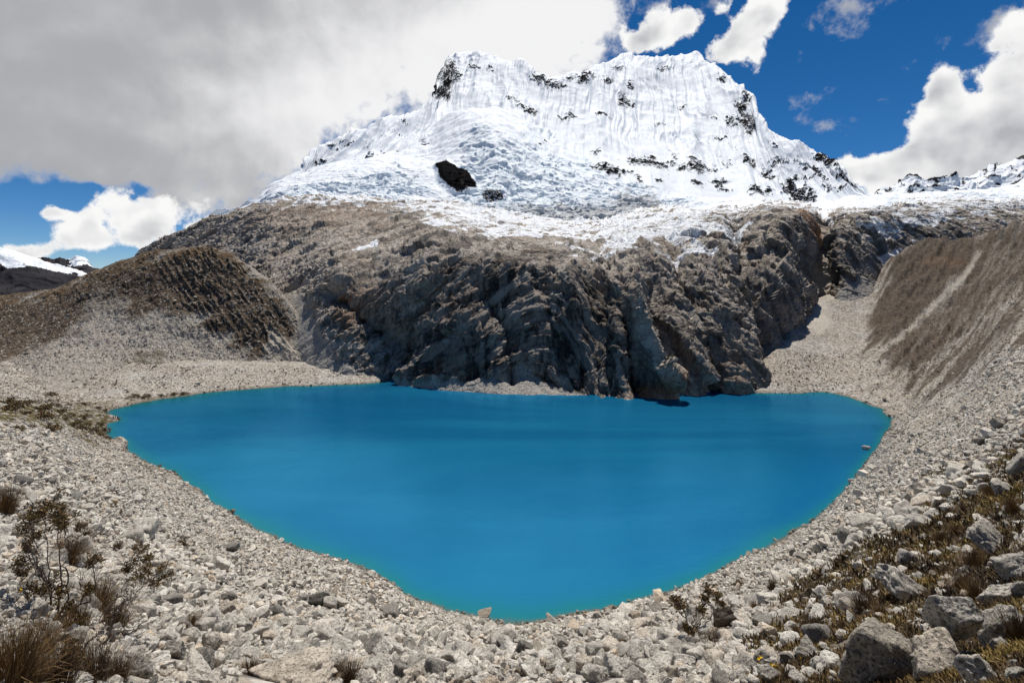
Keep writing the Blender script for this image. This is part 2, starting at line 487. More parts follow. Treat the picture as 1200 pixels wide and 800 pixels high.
# right moraine: gullies running down to the lake
u = f3[:, 0] * .57 - f3[:, 1] * .82; w = f3[:, 0] * .82 + f3[:, 1] * .57
gul = ridged(np.stack([u / 7, w / 60, f3[:, 2] * 0], 1), 4, seed=21).reshape(sh)
streak = fbm(np.stack([u / 3.2, w / 55, f3[:, 2] * 0], 1), 5, .6, seed=31).reshape(sh)
rm = sstep(1000, 1060, gpx) * sstep(120, 200, P[..., 1])
amp = np.minimum(1, P[..., 1] / 40)
dz = (n1 * (.9 + 1.2 * rm) * amp * flat + (n2 - .3) * .35 * amp * flat + (gul - .4) * 3.4 * rm + (n2 - .3) * 1.3 * rm + fbm(f3 / 4.2, 4, .6, seed=33).reshape(sh) * 1.2 * rm)
P[..., 2] += dz
GZ = P[..., 2]
brA = pmask(gpx, gpy, [(1008,420),(1022,370),(1046,300),(1090,272),(1150,264),(1142,310),(1112,340),(1062,388)], 6, streak * 14)
brB = pmask(gpx, gpy, [(1058,440),(1085,400),(1128,345),(1156,262),(1260,225),(1300,330),(1205,400),(1130,440),(1075,470)], 10, streak * 26)
stp = sstep(-.25, .2, streak)
brown = np.clip(np.maximum(brA, brB * (.25 + .75 * stp)), 0, 1)
brC = pmask(gpx, gpy, [(1052,300),(1150,258),(1300,215),(1300,300),(1210,335),(1150,380),(1110,420),(1078,430),(1052,440),(1030,425),(1022,380)], 14, streak * 22 + n1 * 20)
brown = np.clip(np.maximum(brown, brC * (.68 + .32 * stp)) + .12 * n2 * brC, 0, 1)
brown = np.maximum(brown, .40 * rm * sstep(.05, .4, streak))
brown *= 1 - .6 * sstep(6, 1.0, linedist(gpx, gpy, [(1146,292),(1138,310),(1118,336),(1064,386),(1010,428)]) + streak * 4 + n1 * 2)
vn = n1
vegR = pmask(gpx, gpy, [(872,765),(905,700),(960,668),(1040,628),(1085,594),(1120,560),(1160,525),(1205,500),(1300,470),(1500,640),(1500,830),(860,830)], 16, vn * 34) * .95
vegL = pmask(gpx, gpy, [(-40,468),(60,472),(128,476),(142,498),(130,520),(88,512),(40,494),(-40,484)], 5, vn * 22)
vegL = np.maximum(vegL, .8 * pmask(gpx, gpy, [(150,470),(215,458),(222,464),(170,472)], 2, vn * 5))
veg = np.maximum(vegR, vegL)
pale = pmask(gpx, gpy, [(953,352),(968,352),(975,380),(960,392),(945,385)], 5, streak * 8) * .7
trail = sstep(2.5, .5, linedist(gpx, gpy, [(1146,292),(1138,310),(1118,336),(1064,386),(1020,420)]) + streak * 3 + n1 * 2) * .3
pale = np.maximum(pale, trail)
rust = pmask(gpx, gpy, [(1078,305),(1120,298),(1135,308),(1090,314)], 4, streak * 8) * .25
wet = sstep(.55, .05, GZ) * sstep(-2, 0, GZ + .1) * .75
attr = dict(brown=brown, veg=veg, pale=pale, rust=rust, wet=wet)
grid_obj('ground', P, M_GROUND, attr)
GVEG = veg

LGY = np.log(GY)
def ground_at(px, Y, arr=None):
    """bilinear look-up of the finished ground"""
    arr = GZ if arr is None else arr
    px = np.atleast_1d(px).astype(float); Y = np.atleast_1d(Y).astype(float)
    i = np.clip(np.searchsorted(GX, px) - 1, 0, len(GX) - 2); j = np.clip(np.searchsorted(LGY, np.log(Y)) - 1, 0, len(GY) - 2)
    a = np.clip((px - GX[i]) / (GX[i + 1] - GX[i]), 0, 1); b = np.clip((np.log(Y) - LGY[j]) / (LGY[j + 1] - LGY[j]), 0, 1)
    return (arr[i, j] * (1-a) * (1-b) + arr[i+1, j] * a * (1-b) + arr[i, j+1] * (1-a) * b + arr[i+1, j+1] * a * b)

def ground_xy(x, y, arr=None):
    y = np.maximum(np.asarray(y, float), .5)
    return ground_at(600 + np.asarray(x, float) / y * F, y, arr)

def hit(px, py):
    """where the line of sight of picture point (px, py) first meets the near ground"""
    z = ground_at(np.full(len(GY), px), GY)
    d = z - (CH - (py - HZ) / F * GY)
    k = np.argmax(d > 0) if (d > 0).any() else len(GY) - 1
    if k > 0:
        t = d[k - 1] / (d[k - 1] - d[k] + 1e-9); Y = GY[k - 1] + (GY[k] - GY[k - 1]) * t
    else: Y = GY[0]
    x = (px - 600) / F * Y
    return np.array([x, Y, float(ground_at(px, Y)[0])])

# the sheet under everything, out to the horizon
th = np.linspace(0, 2 * np.pi, 65)[:-1]
rr = np.array([1, 60, 200, 600, 2000, 6000, 14000.])
V = np.array([[r * math.sin(a), r * math.cos(a), -14 - .004 * r] for r in rr for a in th]) * S
fc = [[k * 64 + i, (k + 1) * 64 + i, (k + 1) * 64 + (i + 1) % 64, k * 64 + (i + 1) % 64] for k in range(len(rr) - 1) for i in range(64)]
o = mesh_np('valley_ground', V, np.array(fc)[:, ::-1], M_HILL, {'brown': np.full(len(V), .7), 'top': np.zeros(len(V)), 'pale': np.zeros(len(V)), 'veg': np.zeros(len(V))})
o['kind'] = 'structure'

# ------------------------------------------------------------------ lake
xs = np.linspace(-190, 175, 330); ys = np.linspace(42, 232, 260)
XX, YY = np.meshgrid(xs, ys, indexing='ij')
gz = ground_xy(XX.ravel(), YY.ravel()).reshape(XX.shape)
gz = np.where(gz > -.02, -.02, gz)
shal = np.exp(gz / 1.25)
LP = np.stack([XX, YY, np.zeros_like(XX)], -1)
grid_obj('lake_water', LP, M_WATER, dict(shallow=shal))

# ------------------------------------------------------------------ brown moraine hill on the left
HC = {
 -420: [(470,150),(450,190),(420,240),(385,330),(420,430)],
 -200: [(490,158),(440,200),(400,260),(362,330),(400,430)],
 0: [(480,163),(432,210),(388,270),(347,330),(390,430)],
 60: [(468,168),(425,213),(380,265),(339,322),(385,420)],
 110: [(470,178),(422,218),(368,262),(318,315),(370,410)],
 150: [(466,185),(422,221),(360,262),(303,312),(365,405)],
 195: [(453,196),(420,224),(352,260),(292,302),(360,390)],
 245: [(450,204),(420,228),(350,258),(289,294),(380,370)],
 285: [(446,210),(420,229),(362,252),(306,286),(400,345)],
 320: [(445,213),(424,226),(378,246),(332,274),(420,325)],
 345: [(446,214),(428,224),(398,239),(362,258),(430,305)],
 362: [(448,212),(436,221),(416,233),(392,246),(440,280)],
 400: [(456,205),(454,210),(452,216),(450,222),(458,260)],
}
pxs = np.concatenate([np.linspace(-420, -30, 120, endpoint=False), np.linspace(-30, 400, 560)])
P, ts = loft(HC, pxs, [70, 140, 150, 60])
hpx, hpy = pix(P); sh = hpx.shape; f3 = P.reshape(-1, 3)
# gully lines fan down and to the right
along = (hpx - 232) * .50 - (hpy - 290) * -.0
u = (hpx - (hpy - 285) * .62)
q = np.stack([u.ravel() / 9.5, hpy.ravel() / 110, np.zeros(u.size)], 1)
gul = ridged(q + fbm(f3 / 16, 4, seed=5)[:, None] * 1.1, 5, .62, seed=41).reshape(sh)
gm = pmask(hpx, hpy, [(175,318),(232,288),(262,290),(300,322),(350,385),(338,412),(290,412),(232,385)], 16)
n1 = fbm(f3 / 12, 6, .55, seed=43).reshape(sh)
N = normals(P)
P = P + N * (gm * ((gul - .45) * 1.8 * (.5 + 1.0 * np.clip(.5 + n1, 0, 1.2))) + (1 - gm) * (gul - .4) * .6 + n1 * 2.0 * sstep(0, .6, ts))[..., None]
brown = pmask(hpx, hpy, [(-60,430),(-60,330),(40,345),(110,312),(195,282),(250,280),(305,318),(355,390),(345,408),(300,418),(258,392),(215,366),(165,366),(118,366),(96,374),(70,398),(20,418)], 9, n1 * 26)
brown *= 1 - .55 * pmask(hpx, hpy, [(105,372),(98,352),(128,344),(150,352),(140,364)], 6, n1 * 20)
brown = np.clip(brown - .5 * gm * sstep(.62, .8, gul), 0, 1)
top = sstep(22, 4, np.abs(hpy - np.interp(hpx, [-100, 0, 60, 110, 150, 195, 245, 285, 345, 400], [352, 347, 339, 318, 303, 292, 289, 306, 362, 450])) + n1 * 10)
pale = np.maximum(pmask(hpx, hpy, [(318,388),(332,392),(350,412),(336,424),(312,412)], 5, n1 * 10) * .8, gm * sstep(.66, .85, gul) * .45 * sstep(330, 380, hpy))
veg = pmask(hpx, hpy, [(318,432),(372,426),(400,432),(395,444),(340,448)], 3, n1 * 14) * .9
veg = np.maximum(veg, .6 * pmask(hpx, hpy, [(140,420),(190,412),(185,442),(160,446)], 4, n1 * 14))
grid_obj('moraine_hill', P, M_HILL, dict(brown=brown, top=top * sstep(.2, .6, brown), pale=pale, veg=veg))
HILLP = P; HILLB = brown

# ------------------------------------------------------------------ rock wall behind the lake, slabs up to the ice
RC = {
 60: [(420,380),(415,395),(408,420),(400,450),(394,490),(388,545),(400,680)],
 125: [(400,370),(390,390),(378,415),(362,445),(350,490),(338,545),(360,680)],
 168: [(370,350),(355,372),(340,400),(322,435),(308,490),(294,545),(320,680)],
 220: [(400,300),(380,320),(350,350),(325,390),(297,450),(268,520),(290,680)],
 265: [(430,265),(405,278),(375,300),(335,340),(298,410),(253,515),(270,680)],
 300: [(440,240),(420,250),(385,270),(338,310),(290,390),(240,515),(255,680)],
 340: [(448,222),(432,230),(395,246),(340,285),(285,370),(232,520),(240,700)],
 375: [(456,205),(442,212),(392,228),(335,255),(285,340),(230,520),(238,700)],
 400: [(458,200),(446,207),(404,218),(340,236),(285,330),(230,525),(238,710)],
 440: [(460,196),(446,204),(414,212),(340,230),(280,330),(232,535),(238,720)],
 470: [(462,192),(450,198),(430,204),(328,226),(274,325),(236,545),(240,720)],
 520: [(468,186),(453,190),(440,194),(300,220),(262,325),(236,550),(238,720)],
 560: [(470,182),(448,189),(442,191),(305,218),(268,330),(242,560),(240,720)],
 600: [(472,178),(440,189),(425,192),(316,216),(284,275),(250,540),(240,720)],
 650: [(474,176),(452,185),(440,187),(318,212),(286,268),(256,530),(240,720)],
 695: [(475,174),(462,180),(455,182),(326,208),(290,264),(258,520),(240,720)],
 725: [(475,173),(464,176),(390,186),(330,200),(288,250),(256,490),(240,720)],
 745: [(474,172),(466,174),(372,190),(338,200),(285,245),(254,450),(240,700)],
 775: [(474,172),(465,175),(390,188),(345,206),(285,262),(252,400),(240,680)],
 815: [(474,174),(463,178),(384,194),(325,222),(272,275),(249,370),(238,660)],
 860: [(472,178),(462,182),(402,193),(325,222),(268,278),(246,350),(236,640)],
 890: [(468,182),(460,185),(422,194),(340,220),(266,280),(244,350),(236,620)],
 915: [(462,192),(440,200),(400,212),(320,236),(262,275),(244,345),(236,620)],
 945: [(440,215),(395,238),(350,255),(300,275),(258,305),(248,350),(238,600)],
 964: [(440,215),(375,262),(340,285),(300,305),(275,330),(254,370),(240,600)],
 985: [(430,225),(352,262),(325,272),(300,285),(262,312),(250,350),(238,600)],
 1015: [(420,240),(350,265),(322,278),(300,290),(256,318),(246,360),(236,600)],
 1060: [(400,260),(345,290),(300,312),(275,330),(252,352),(240,400),(232,600)],
 1130: [(380,280),(320,315),(285,335),(262,355),(244,380),(236,420),(228,600)],
 1200: [(380,280),(320,315),(280,340),(262,358),(248,385),(238,430),(226,600)],
 1400: [(380,280),(310,320),(265,350),(245,370),(230,400),(220,450),(210,620)],
}
pxs = np.concatenate([np.linspace(60, 100, 20, endpoint=False), np.linspace(100, 1230, 1180), np.linspace(1230, 1400, 60)[1:]])
P, ts = loft(RC, pxs, [40, 110, 150, 90, 110, 30])
rpx, rpy = pix(P); sh = rpx.shape
steep = sstep(.55, .95, np.abs(normals(P)[..., 1]))
# big forms: ribs and clefts leaning to the right, one rib every ~25 units
f3 = P.reshape(-1, 3)
wq = fbm(f3 / 40, 4, seed=61)[:, None] * 9
q = f3 + wq
lean = f3[:, 0] - f3[:, 2] * -.35
rib = ridged(np.stack([(q[:, 0] + .30 * q[:, 2]) / 26, q[:, 1] / 90, q[:, 2] / 70], 1), 3, .5, seed=63).reshape(sh)
N = normals(P)
wall = pmask(rpx, rpy, [(368,345),(440,335),(480,322),(512,285),(560,298),(650,315),(700,322),(760,300),(830,262),(960,240),(1045,250),(1050,350),(930,400),(900,470),(440,470),(380,420)], 12)
butt = pmask(rpx, rpy, [(730,335),(790,275),(850,250),(950,244),(962,330),(920,410),(895,470),(735,470)], 14)
P = P + N * ((rib - .35) * (2.6 + 1.0 * butt) * sstep(476, 450, rpy) * (.12 + .88 * wall))[..., None]
# a deep diagonal cleft and an overhanging lip over the left part of the wall
for pts, dep, wd in (([(862,258),(880,310),(900,360),(912,420)], 13, 8), ([(790,285),(800,330),(835,390),(850,455)], 5, 7), ([(825,262),(845,310),(880,380)], 4, 6), ([(560,330),(590,380),(600,440)], 5, 7), ([(966,250),(968,300),(963,340),(956,380)], 4, 5),
                     ([(728,345),(738,392),(748,440),(755,470)], 9, 7), ([(765,335),(784,392),(800,440),(805,470)], 6, 6), ([(388,345),(420,372),(460,400)], 7, 14), ([(530,300),(500,340),(470,390),(452,440)], 5, 9),
                     ([(700,325),(706,400),(715,460)], 6, 10), ([(640,330),(648,400),(640,440)], 4, 14)):
    d = linedist(rpx, rpy, pts)
    P = P - N * (1.25 * dep * np.exp(-d / wd) * sstep(476, 452, rpy))[..., None]
for pts, dep, wd in (([(742,345),(756,392),(776,440),(788,466)], 8, 8), ([(670,315),(668,340),(672,360)], 5, 9), ([(598,318),(596,330)], 3, 14)):
    d = linedist(rpx, rpy, pts)
    P = P + N * (1.15 * dep * np.exp(-d / wd) * sstep(474, 455, rpy))[..., None]
N = normals(P)
f3 = P.reshape(-1, 3) + fbm(P.reshape(-1, 3) / 11, 4, seed=71)[:, None] * 1.1
tl = np.stack([f3[:, 0] * .94 + f3[:, 2] * .34, f3[:, 1], f3[:, 2] * .94 - f3[:, 0] * .34], 1)
d1 = facet(tl / [17, 17, 11], 81).reshape(sh); d2 = facet(tl / [7.0, 7, 4.2], 85).reshape(sh); d3 = facet(tl / [2.9, 2.9, 1.7], 89).reshape(sh)
d4 = fbm(f3 / 1.7, 4, .6, seed=93).reshape(sh)
sc_ = np.clip(P[..., 1] / 330, 1, 1.9)
screeM = pmask(rpx, rpy, [(430,470),(440,446),(500,450),(545,447),(560,444),(585,446),(596,428),(612,424),(628,440),(650,452),(690,466),(640,475),(500,475)], 3)
screeM = np.maximum(screeM, pmask(rpx, rpy, [(322,345),(352,342),(372,382),(392,420),(448,442),(450,470),(322,470)], 6))
screeM = np.maximum(screeM, pmask(rpx, rpy, [(975,345),(1010,322),(1040,330),(1040,400),(960,400)], 5) * .9)
# ledges: tilted beds, stepping down to the right on the buttress, up to the right on the left part
sg = sstep(560, 760, rpx).reshape(-1)
bed = (f3[:, 2] * .80 + f3[:, 0] * (.55 * sg - .5 * (1 - sg)) + f3[:, 1] * .12 + 5 * fbm(f3 / 30, 3, seed=99)) / 6.5
fr = bed - np.floor(bed)
led = (np.where(fr < .8, fr / .8, (1 - fr) / .2) - .5).reshape(sh) * (.4 + .9 * fbm(f3 / 45, 2, seed=98).reshape(sh) ** 2 * 4).clip(0, 1.3)
d0 = facet(f3 / [38, 38, 30], 79).reshape(sh)
wl = np.maximum(wall, .6 * sstep(880, 960, rpx))
d5 = facet(tl / [1.25, 1.25, .8], 90).reshape(sh)
gl = ridged(np.stack([f3[:, 0] / 5 + f3[:, 2] * .12, f3[:, 1] / 16, f3[:, 2] / 9], 1), 4, .6, seed=94).reshape(sh)
# joints and beds: long, leaning; down to the right on the buttress, up to the right on the left part
ac_ = f3[:, 0] * (.90 * sg + .62 * (sg - 1)) + f3[:, 2] * (.43 * sg + .78 * (1 - sg)) + 1.6 * fbm(f3 / 26, 3, seed=73)
al_ = sg * (f3[:, 0] * .43 - f3[:, 2] * .90) + (1 - sg) * (f3[:, 0] * .78 + f3[:, 2] * .62)
pl = lambda a, b, c, sd: facet(np.stack([ac_ / a, al_ / b, f3[:, 1] / c], 1), sd, .9, .7).reshape(sh)
p1 = pl(17, 42, 26, 301); p2 = pl(7.5, 17, 11, 305); p3 = pl(2.9, 6.0, 4.5, 309); p4 = pl(1.2, 2.2, 2, 313)
jn = ridged(np.stack([ac_ / 9.0, al_ / 60, f3[:, 1] / 40], 1), 4, .62, seed=74).reshape(sh)
jf = ac_ / 11.0 + .7 * fbm(f3 / 20, 3, seed=72); jf = jf - np.floor(jf)
saw = (np.where(jf < .86, jf / .86, (1 - jf) / .14) - .5).reshape(sh)
band = np.clip(.5 + 1.1 * fbm(np.stack([ac_ / 4.2, al_ / 38, f3[:, 1] / 18], 1), 6, .62, seed=76), 0, 1).reshape(sh)
disp = wl * (p1 * 3.4 + p2 * 2.1 + p3 * 1.2 + p4 * .6 + d4 * .3 + led * .6 - (jn - .35) * 1.3 + saw * .6) + (1 - wl) * (p1 * 2.2 + p2 * 1.5 + p3 * .7 + d1 * .6 + d3 * .3 + d5 * .15 + d4 * .35 + led * 3.4 + (gl - .3) * 1.0 - (jn - .35) * 1.8)
edge = np.interp(rpx, [-60, 300, 345, 400, 440, 480, 520, 560, 600, 640, 700, 760, 800, 850, 900, 950, 1000, 1060, 1130, 1200, 1400], [200, 236, 236, 240, 238, 244, 254, 262, 263, 266, 270, 268, 256, 244, 242, 247, 246, 242, 240, 240, 230])
disp *= (1 - .38 * sstep(34, 8, rpy - edge)) * sc_ * (1 - .85 * screeM) * (.25 + .75 * sstep(474, 448, rpy))
P = P + N * disp[..., None]
nn = fbm(P.reshape(-1, 3) / 20, 5, seed=97).reshape(sh)
dark = pmask(rpx, rpy, [(448,446),(470,408),(500,350),(522,285),(560,305),(640,312),(700,322),(735,345),(752,400),(785,466),(700,470),(560,446)], 12, nn * 22)  # dark water-streaked rock, with the wall's shade also put into the colour
dark = np.maximum(dark, .8 * pmask(rpx, rpy, [(375,345),(440,322),(480,330),(470,400),(440,405),(400,392)], 8, nn * 22))
dark = np.maximum(dark, .38 * pmask(rpx, rpy, [(760,330),(850,270),(950,262),(958,330),(900,440),(880,466),(790,466)], 18, nn * 50))
dark = np.maximum(dark, .7 * pmask(rpx, rpy, [(972,285),(1010,262),(1020,330),(985,352),(968,330)], 6, nn * 14))
rust = pmask(rpx, rpy, [(742,445),(790,450),(792,470),(742,470)], 6, nn * 16)
rust = np.maximum(rust, pmask(rpx, rpy, [(934,246),(955,248),(968,270),(964,295),(948,276)], 4, nn * 9) * .9)
rust = np.maximum(rust, .5 * pmask(rpx, rpy, [(385,340),(425,330),(440,350),(400,372)], 8, nn * 22))
rust = np.maximum(rust, .25 * pmask(rpx, rpy, [(300,245),(430,240),(460,262),(380,270),(290,268)], 10, nn * 22))
pale = sstep(5.0, 2.2, linedist(rpx, rpy, [(968,272),(966,300),(962,330),(958,352)]) + nn * 2.5) * .85
pale = np.maximum(pale, .6 * pmask(rpx, rpy, [(738,345),(750,350),(765,400),(788,445),(778,450),(752,405)], 4, nn * 9))  # sunlit strip down the buttress, its light put into the rock colour
pale = np.maximum(pale, .45 * pmask(rpx, rpy, [(205,285),(250,260),(262,268),(215,292)], 4, nn * 12))
snow = sstep(20, -6, rpy - edge + nn * 34) * (.62 + nn * .4)
snow = np.maximum(snow, .62 * pmask(rpx, rpy, [(415,293),(440,282),(452,286),(430,297)], 3, nn * 7))
snow = np.maximum(snow, .30 * pmask(rpx, rpy, [(300,245),(480,240),(560,258),(500,280),(420,272)], 8, nn * 34))
snow = np.maximum(snow, .56 * pmask(rpx, rpy, [(640,262),(870,244),(880,262),(800,292),(720,296),(650,284)], 12, nn * 40))
snow = np.maximum(snow, .60 * pmask(rpx, rpy, [(470,258),(560,256),(800,262),(780,290),(700,282),(560,276)], 10, nn * 30))
snow = np.maximum(snow, .46 * pmask(rpx, rpy, [(985,250),(1110,238),(1230,236),(1230,250),(1130,262),(1040,285),(1000,272)], 10, nn * 30) * 1.15)
snow = np.maximum(snow, .80 * pmask(rpx, rpy, [(1030,300),(1045,292),(1060,290),(1050,302),(1040,318),(1032,312)], 4, nn * 8))
snow = np.maximum(snow, .75 * pmask(rpx, rpy, [(1052,270),(1062,272),(1078,286),(1066,284)], 3, nn * 6))
snow = np.maximum(snow, .7 * sstep(4, 1, linedist(rpx, rpy, [(966,240),(970,256),(972,264)]) + nn * 4))
snow *= 1 - screeM
grid_obj('cliff_mountain', P, M_ROCK, dict(dark=dark, rust=rust, pale=pale, snow=snow, scree=screeM, band=band))

# ------------------------------------------------------------------ hanging glacier
def ridge_y(z0, y0, row, slope):
    """depth at which a slope rising from (y0, z0) meets picture row `row`"""
    k = (HZ - row) / F
    return (slope * y0 - z0 + CH) / (slope - k)

GC = {
 225: [(320,530),(305,560),(292,600),(285,650),(280,730),(300,900)],
 262: [(300,520),(284,545),(270,590),(262,640),(256,720),(270,900)],
 300: [(268,510),(252,540),(244,590),(238,645),(234,725),(250,900)],
 322: [(252,508),(239,538),(226,595),(220,655),(214,735),(222,900)],
 350: [(248,505),(234,535),(216,600),(210,660),(204,740),(200,900)],
 400: [(252,505),(240,530),(214,590),(198,660),(190,740),(180,900)],
 450: [(252,505),(240,525),(218,590),(196,650),(186,740),(168,900)],
 500: [(262,505),(248,530),(224,590),(196,660),(180,750),(150,900)],
 540: [(276,480),(258,515),(228,580),(190,660),(150,770),(128,900)],
 575: [(280,470),(262,510),(232,580),(190,650),(140,770),(126,900)],
 620: [(280,470),(266,500),(238,570),(205,640),(168,750),(140,900)],
 660: [(284,460),(268,490),(240,570),(210,650),(184,750),(160,900)],
 700: [(284,450),(272,480),(244,570),(216,650),(196,750),(175,900)],
 760: [(282,430),(268,460),(246,560),(230,640),(214,750),(190,900)],
 820: [(272,390),(250,410),(240,540),(234,640),(226,740),(210,900)],
 880: [(262,360),(244,380),(238,500),(236,640),(232,740),(220,900)],
 930: [(262,360),(248,385),(241,480),(239,620),(237,740),(226,900)],
 965: [(272,370),(252,400),(243,480),(240,620),(236,740),(226,900)],
 1000: [(262,360),(244,385),(236,480),(233,620),(230,740),(228,900)],
 1060: [(256,390),(240,415),(234,500),(231,640),(229,780),(228,950)],
 1130: [(252,420),(234,445),(228,520),(226,660),(225,800),(224,1000)],
 1200: [(252,430),(236,450),(226,540),(222,680),(221,820),(220,1000)],
 1400: [(240,450),(220,480),(212,560),(208,700),(206,840),(205,1000)],
}
pxs = np.concatenate([np.linspace(225, 1230, 1120), np.linspace(1230, 1400, 50)[1:]])
P, ts = loft(GC, pxs, [50, 130, 120, 70, 30])
ipx, ipy = pix(P); sh = ipx.shape; f3 = P.reshape(-1, 3)
warp = fbm(f3 / 60, 4, seed=101)[:, None] * 22
q = f3 + warp
b1 = facet(q / [34, 40, 26], 103, .9, .9).reshape(sh); b2 = facet(q / [13, 15, 10], 107, .9, 1.0).reshape(sh); b3 = facet(q / [5.5, 6, 4.5], 111, .9, .9).reshape(sh)
cre = ridged(np.stack([q[:, 0] / 60, q[:, 1] / 14, q[:, 2] / 20], 1), 4, .55, seed=115).reshape(sh)
n1 = fbm(f3 / 30, 5, seed=119).reshape(sh)
rough = .12 + .88 * np.maximum.reduce([pmask(ipx, ipy, [(320,238),(370,215),(470,198),(500,215),(480,245),(400,240)], 14, n1 * 12),
      pmask(ipx, ipy, [(540,262),(530,200),(560,150),(640,165),(720,205),(800,225),(820,245),(700,270)], 18, n1 * 20),
      .45 * sstep(980, 1060, ipx), .26 * pmask(ipx, ipy, [(320,250),(440,246),(560,275),(800,275),(860,258),(860,244),(700,250),(560,248),(440,228),(320,236)], 8, n1 * 16)])
N = normals(P)
P = P + N * (rough * (b1 * 3.4 + b2 * 1.7 + b3 * .9 + (cre - .4) * 4.2) + n1 * 4)[..., None]
ice = np.clip(rough * 1.1 - .35 + n1 * .5, 0, 1) * .8
ice = np.maximum(ice, pmask(ipx, ipy, [(425,240),(475,236),(470,252),(430,250)], 5, n1 * 8) * .9)
ice = np.maximum(ice, pmask(ipx, ipy, [(664,188),(700,182),(720,205),(690,208)], 8, n1 * 8) * .9)
dirt = pmask(ipx, ipy, [(560,250),(640,242),(760,238),(800,252),(780,280),(640,275),(560,268)], 12, n1 * 24) * .95
dirt = np.maximum(dirt, .6 * pmask(ipx, ipy, [(440,240),(540,240),(560,262),(500,262)], 8, n1 * 16))
dirt = np.maximum(dirt, .75 * pmask(ipx, ipy, [(320,256),(330,243),(440,242),(500,250),(560,262),(640,264),(760,262),(860,246),(870,262),(640,290),(480,290)], 5, n1 * 16))
rock = pmask(ipx, ipy, [(512,196),(524,190),(548,208),(558,222),(536,226),(518,216)], 3, n1 * 3) * 1.3
rock = np.maximum(rock, .62 * pmask(ipx, ipy, [(566,228),(588,222),(592,234),(570,238)], 4, n1 * 8))
P = P + normals(P) * (9 * pmask(ipx, ipy, [(512,196),(524,190),(548,208),(558,222),(536,226),(518,216)], 6))[..., None]
grid_obj('glacier_mountain', P, M_SNOW, dict(ice=ice, dirt=dirt, rock=rock))

# ------------------------------------------------------------------ snow peak
skyline = [(250,248),(310,236),(345,214),(362,190),(375,174),(400,161),(425,154),(450,142),(475,133),(500,120),(512,108),(514,96),(520,84),(526,70),(532,65),(545,62),(560,64),(575,66),(590,71),(600,74),(612,74),(625,82),(640,88),(655,90),(668,86),(684,87),(698,80),(712,76),(722,68),(735,62),(748,66),(765,70),(780,66),(800,64),(815,64),(826,72),(840,82),(855,95),(870,106),(882,118),(886,134),(900,150),(918,160),(940,170),(958,177),(972,188),(990,202),(1004,216),(1016,226),(1060,238),(1100,246)]
base = {250:(262,700),310:(246,700),350:(226,700),400:(212,700),470:(206,700),520:(200,700),560:(192,700),620:(192,700),680:(214,690),740:(226,680),800:(240,670),880:(246,660),960:(248,650),1020:(246,650),1100:(256,650)}
bk = sorted(base)
skx = [a for a, b in skyline]; sky_ = [b for a, b in skyline]
PC = {}
for a, b in skyline:
    br = np.interp(a, bk, [base[k][0] for k in bk]); by = np.interp(a, bk, [base[k][1] for k in bk])
    z0 = CH - (br - HZ) / F * by
    b = min(b, br - 6)
    sl = .72
    ry = ridge_y(z0, by, b, sl)
    k = (HZ - b) / F
    mid = [(t, by + (ry - by) * t) for t in (.33, .66)]
    rows = [(br, by)]
    for t, yy in mid:
        zz = z0 + (CH + k * ry - z0) * (t ** 1.12)
        rows.append((HZ - (zz - CH) / yy * F, yy))
    zr = CH + k * ry
    rows.append((b, ry))
    zb = zr - .9 * 130
    rows.append((HZ - (zb - CH) / (ry + 130) * F, ry + 130))
    PC[a] = rows
pxs = np.linspace(250, 1100, 1150)
ksP = sorted(PC)
P, ts = loft(PC, pxs, [90, 100, 110, 30])
spx, spy = pix(P); sh = spx.shape; f3 = P.reshape(-1, 3)
N = normals(P)
n1 = fbm(f3 / 70, 5, seed=131).reshape(sh)
v = ts
nlow = fbm(f3 / 260, 2, seed=132).reshape(sh)
# flutings: long ribs down the fall line, curving with the relief
u = spx + 5 * nlow + (spx - 700) * .10 * (v - 1.5) + 3 * fbm(f3 / 120, 2, seed=134).reshape(sh)
fl1 = ridged(np.stack([u.ravel() / 17, v.ravel() * .22, nlow.ravel()], 1), 3, .55, seed=133).reshape(sh)
fl2 = ridged(np.stack([u.ravel() / 7.5, v.ravel() * .30, nlow.ravel() * 1.5], 1), 3, .55, seed=137).reshape(sh)
crest = sstep(3.0, 2.5, ts)
up = sstep(.25, 1.2, ts)
big = ridged(np.stack([spx.ravel() / 75, v.ravel() * .4, nlow.ravel() * .3], 1), 2, seed=139).reshape(sh)
fa = facet(f3 / [30, 30, 22], 141).reshape(sh); fb = facet(f3 / [12, 12, 9], 145).reshape(sh); fc_ = facet(f3 / [5, 5, 5], 147).reshape(sh)
disp = (big - .4) * 12 + up * ((fl1 - .4) * 7.5 + (fl2 - .35) * 4.2) * np.clip(.75 + 1.3 * fbm(f3 / 55, 3, seed=136).reshape(sh), .15, 1.5) + n1 * 2.4
jag = (fbm(np.stack([spx.ravel() / 9, v.ravel() * 0, v.ravel() * 0], 1), 4, .6, seed=149).reshape(sh)) * 4 * sstep(2.5, 3.0, ts)
P = P + N * disp[..., None] * (.35 + .65 * sstep(3.4, 2.7, ts))[..., None]
P[..., 2] += jag
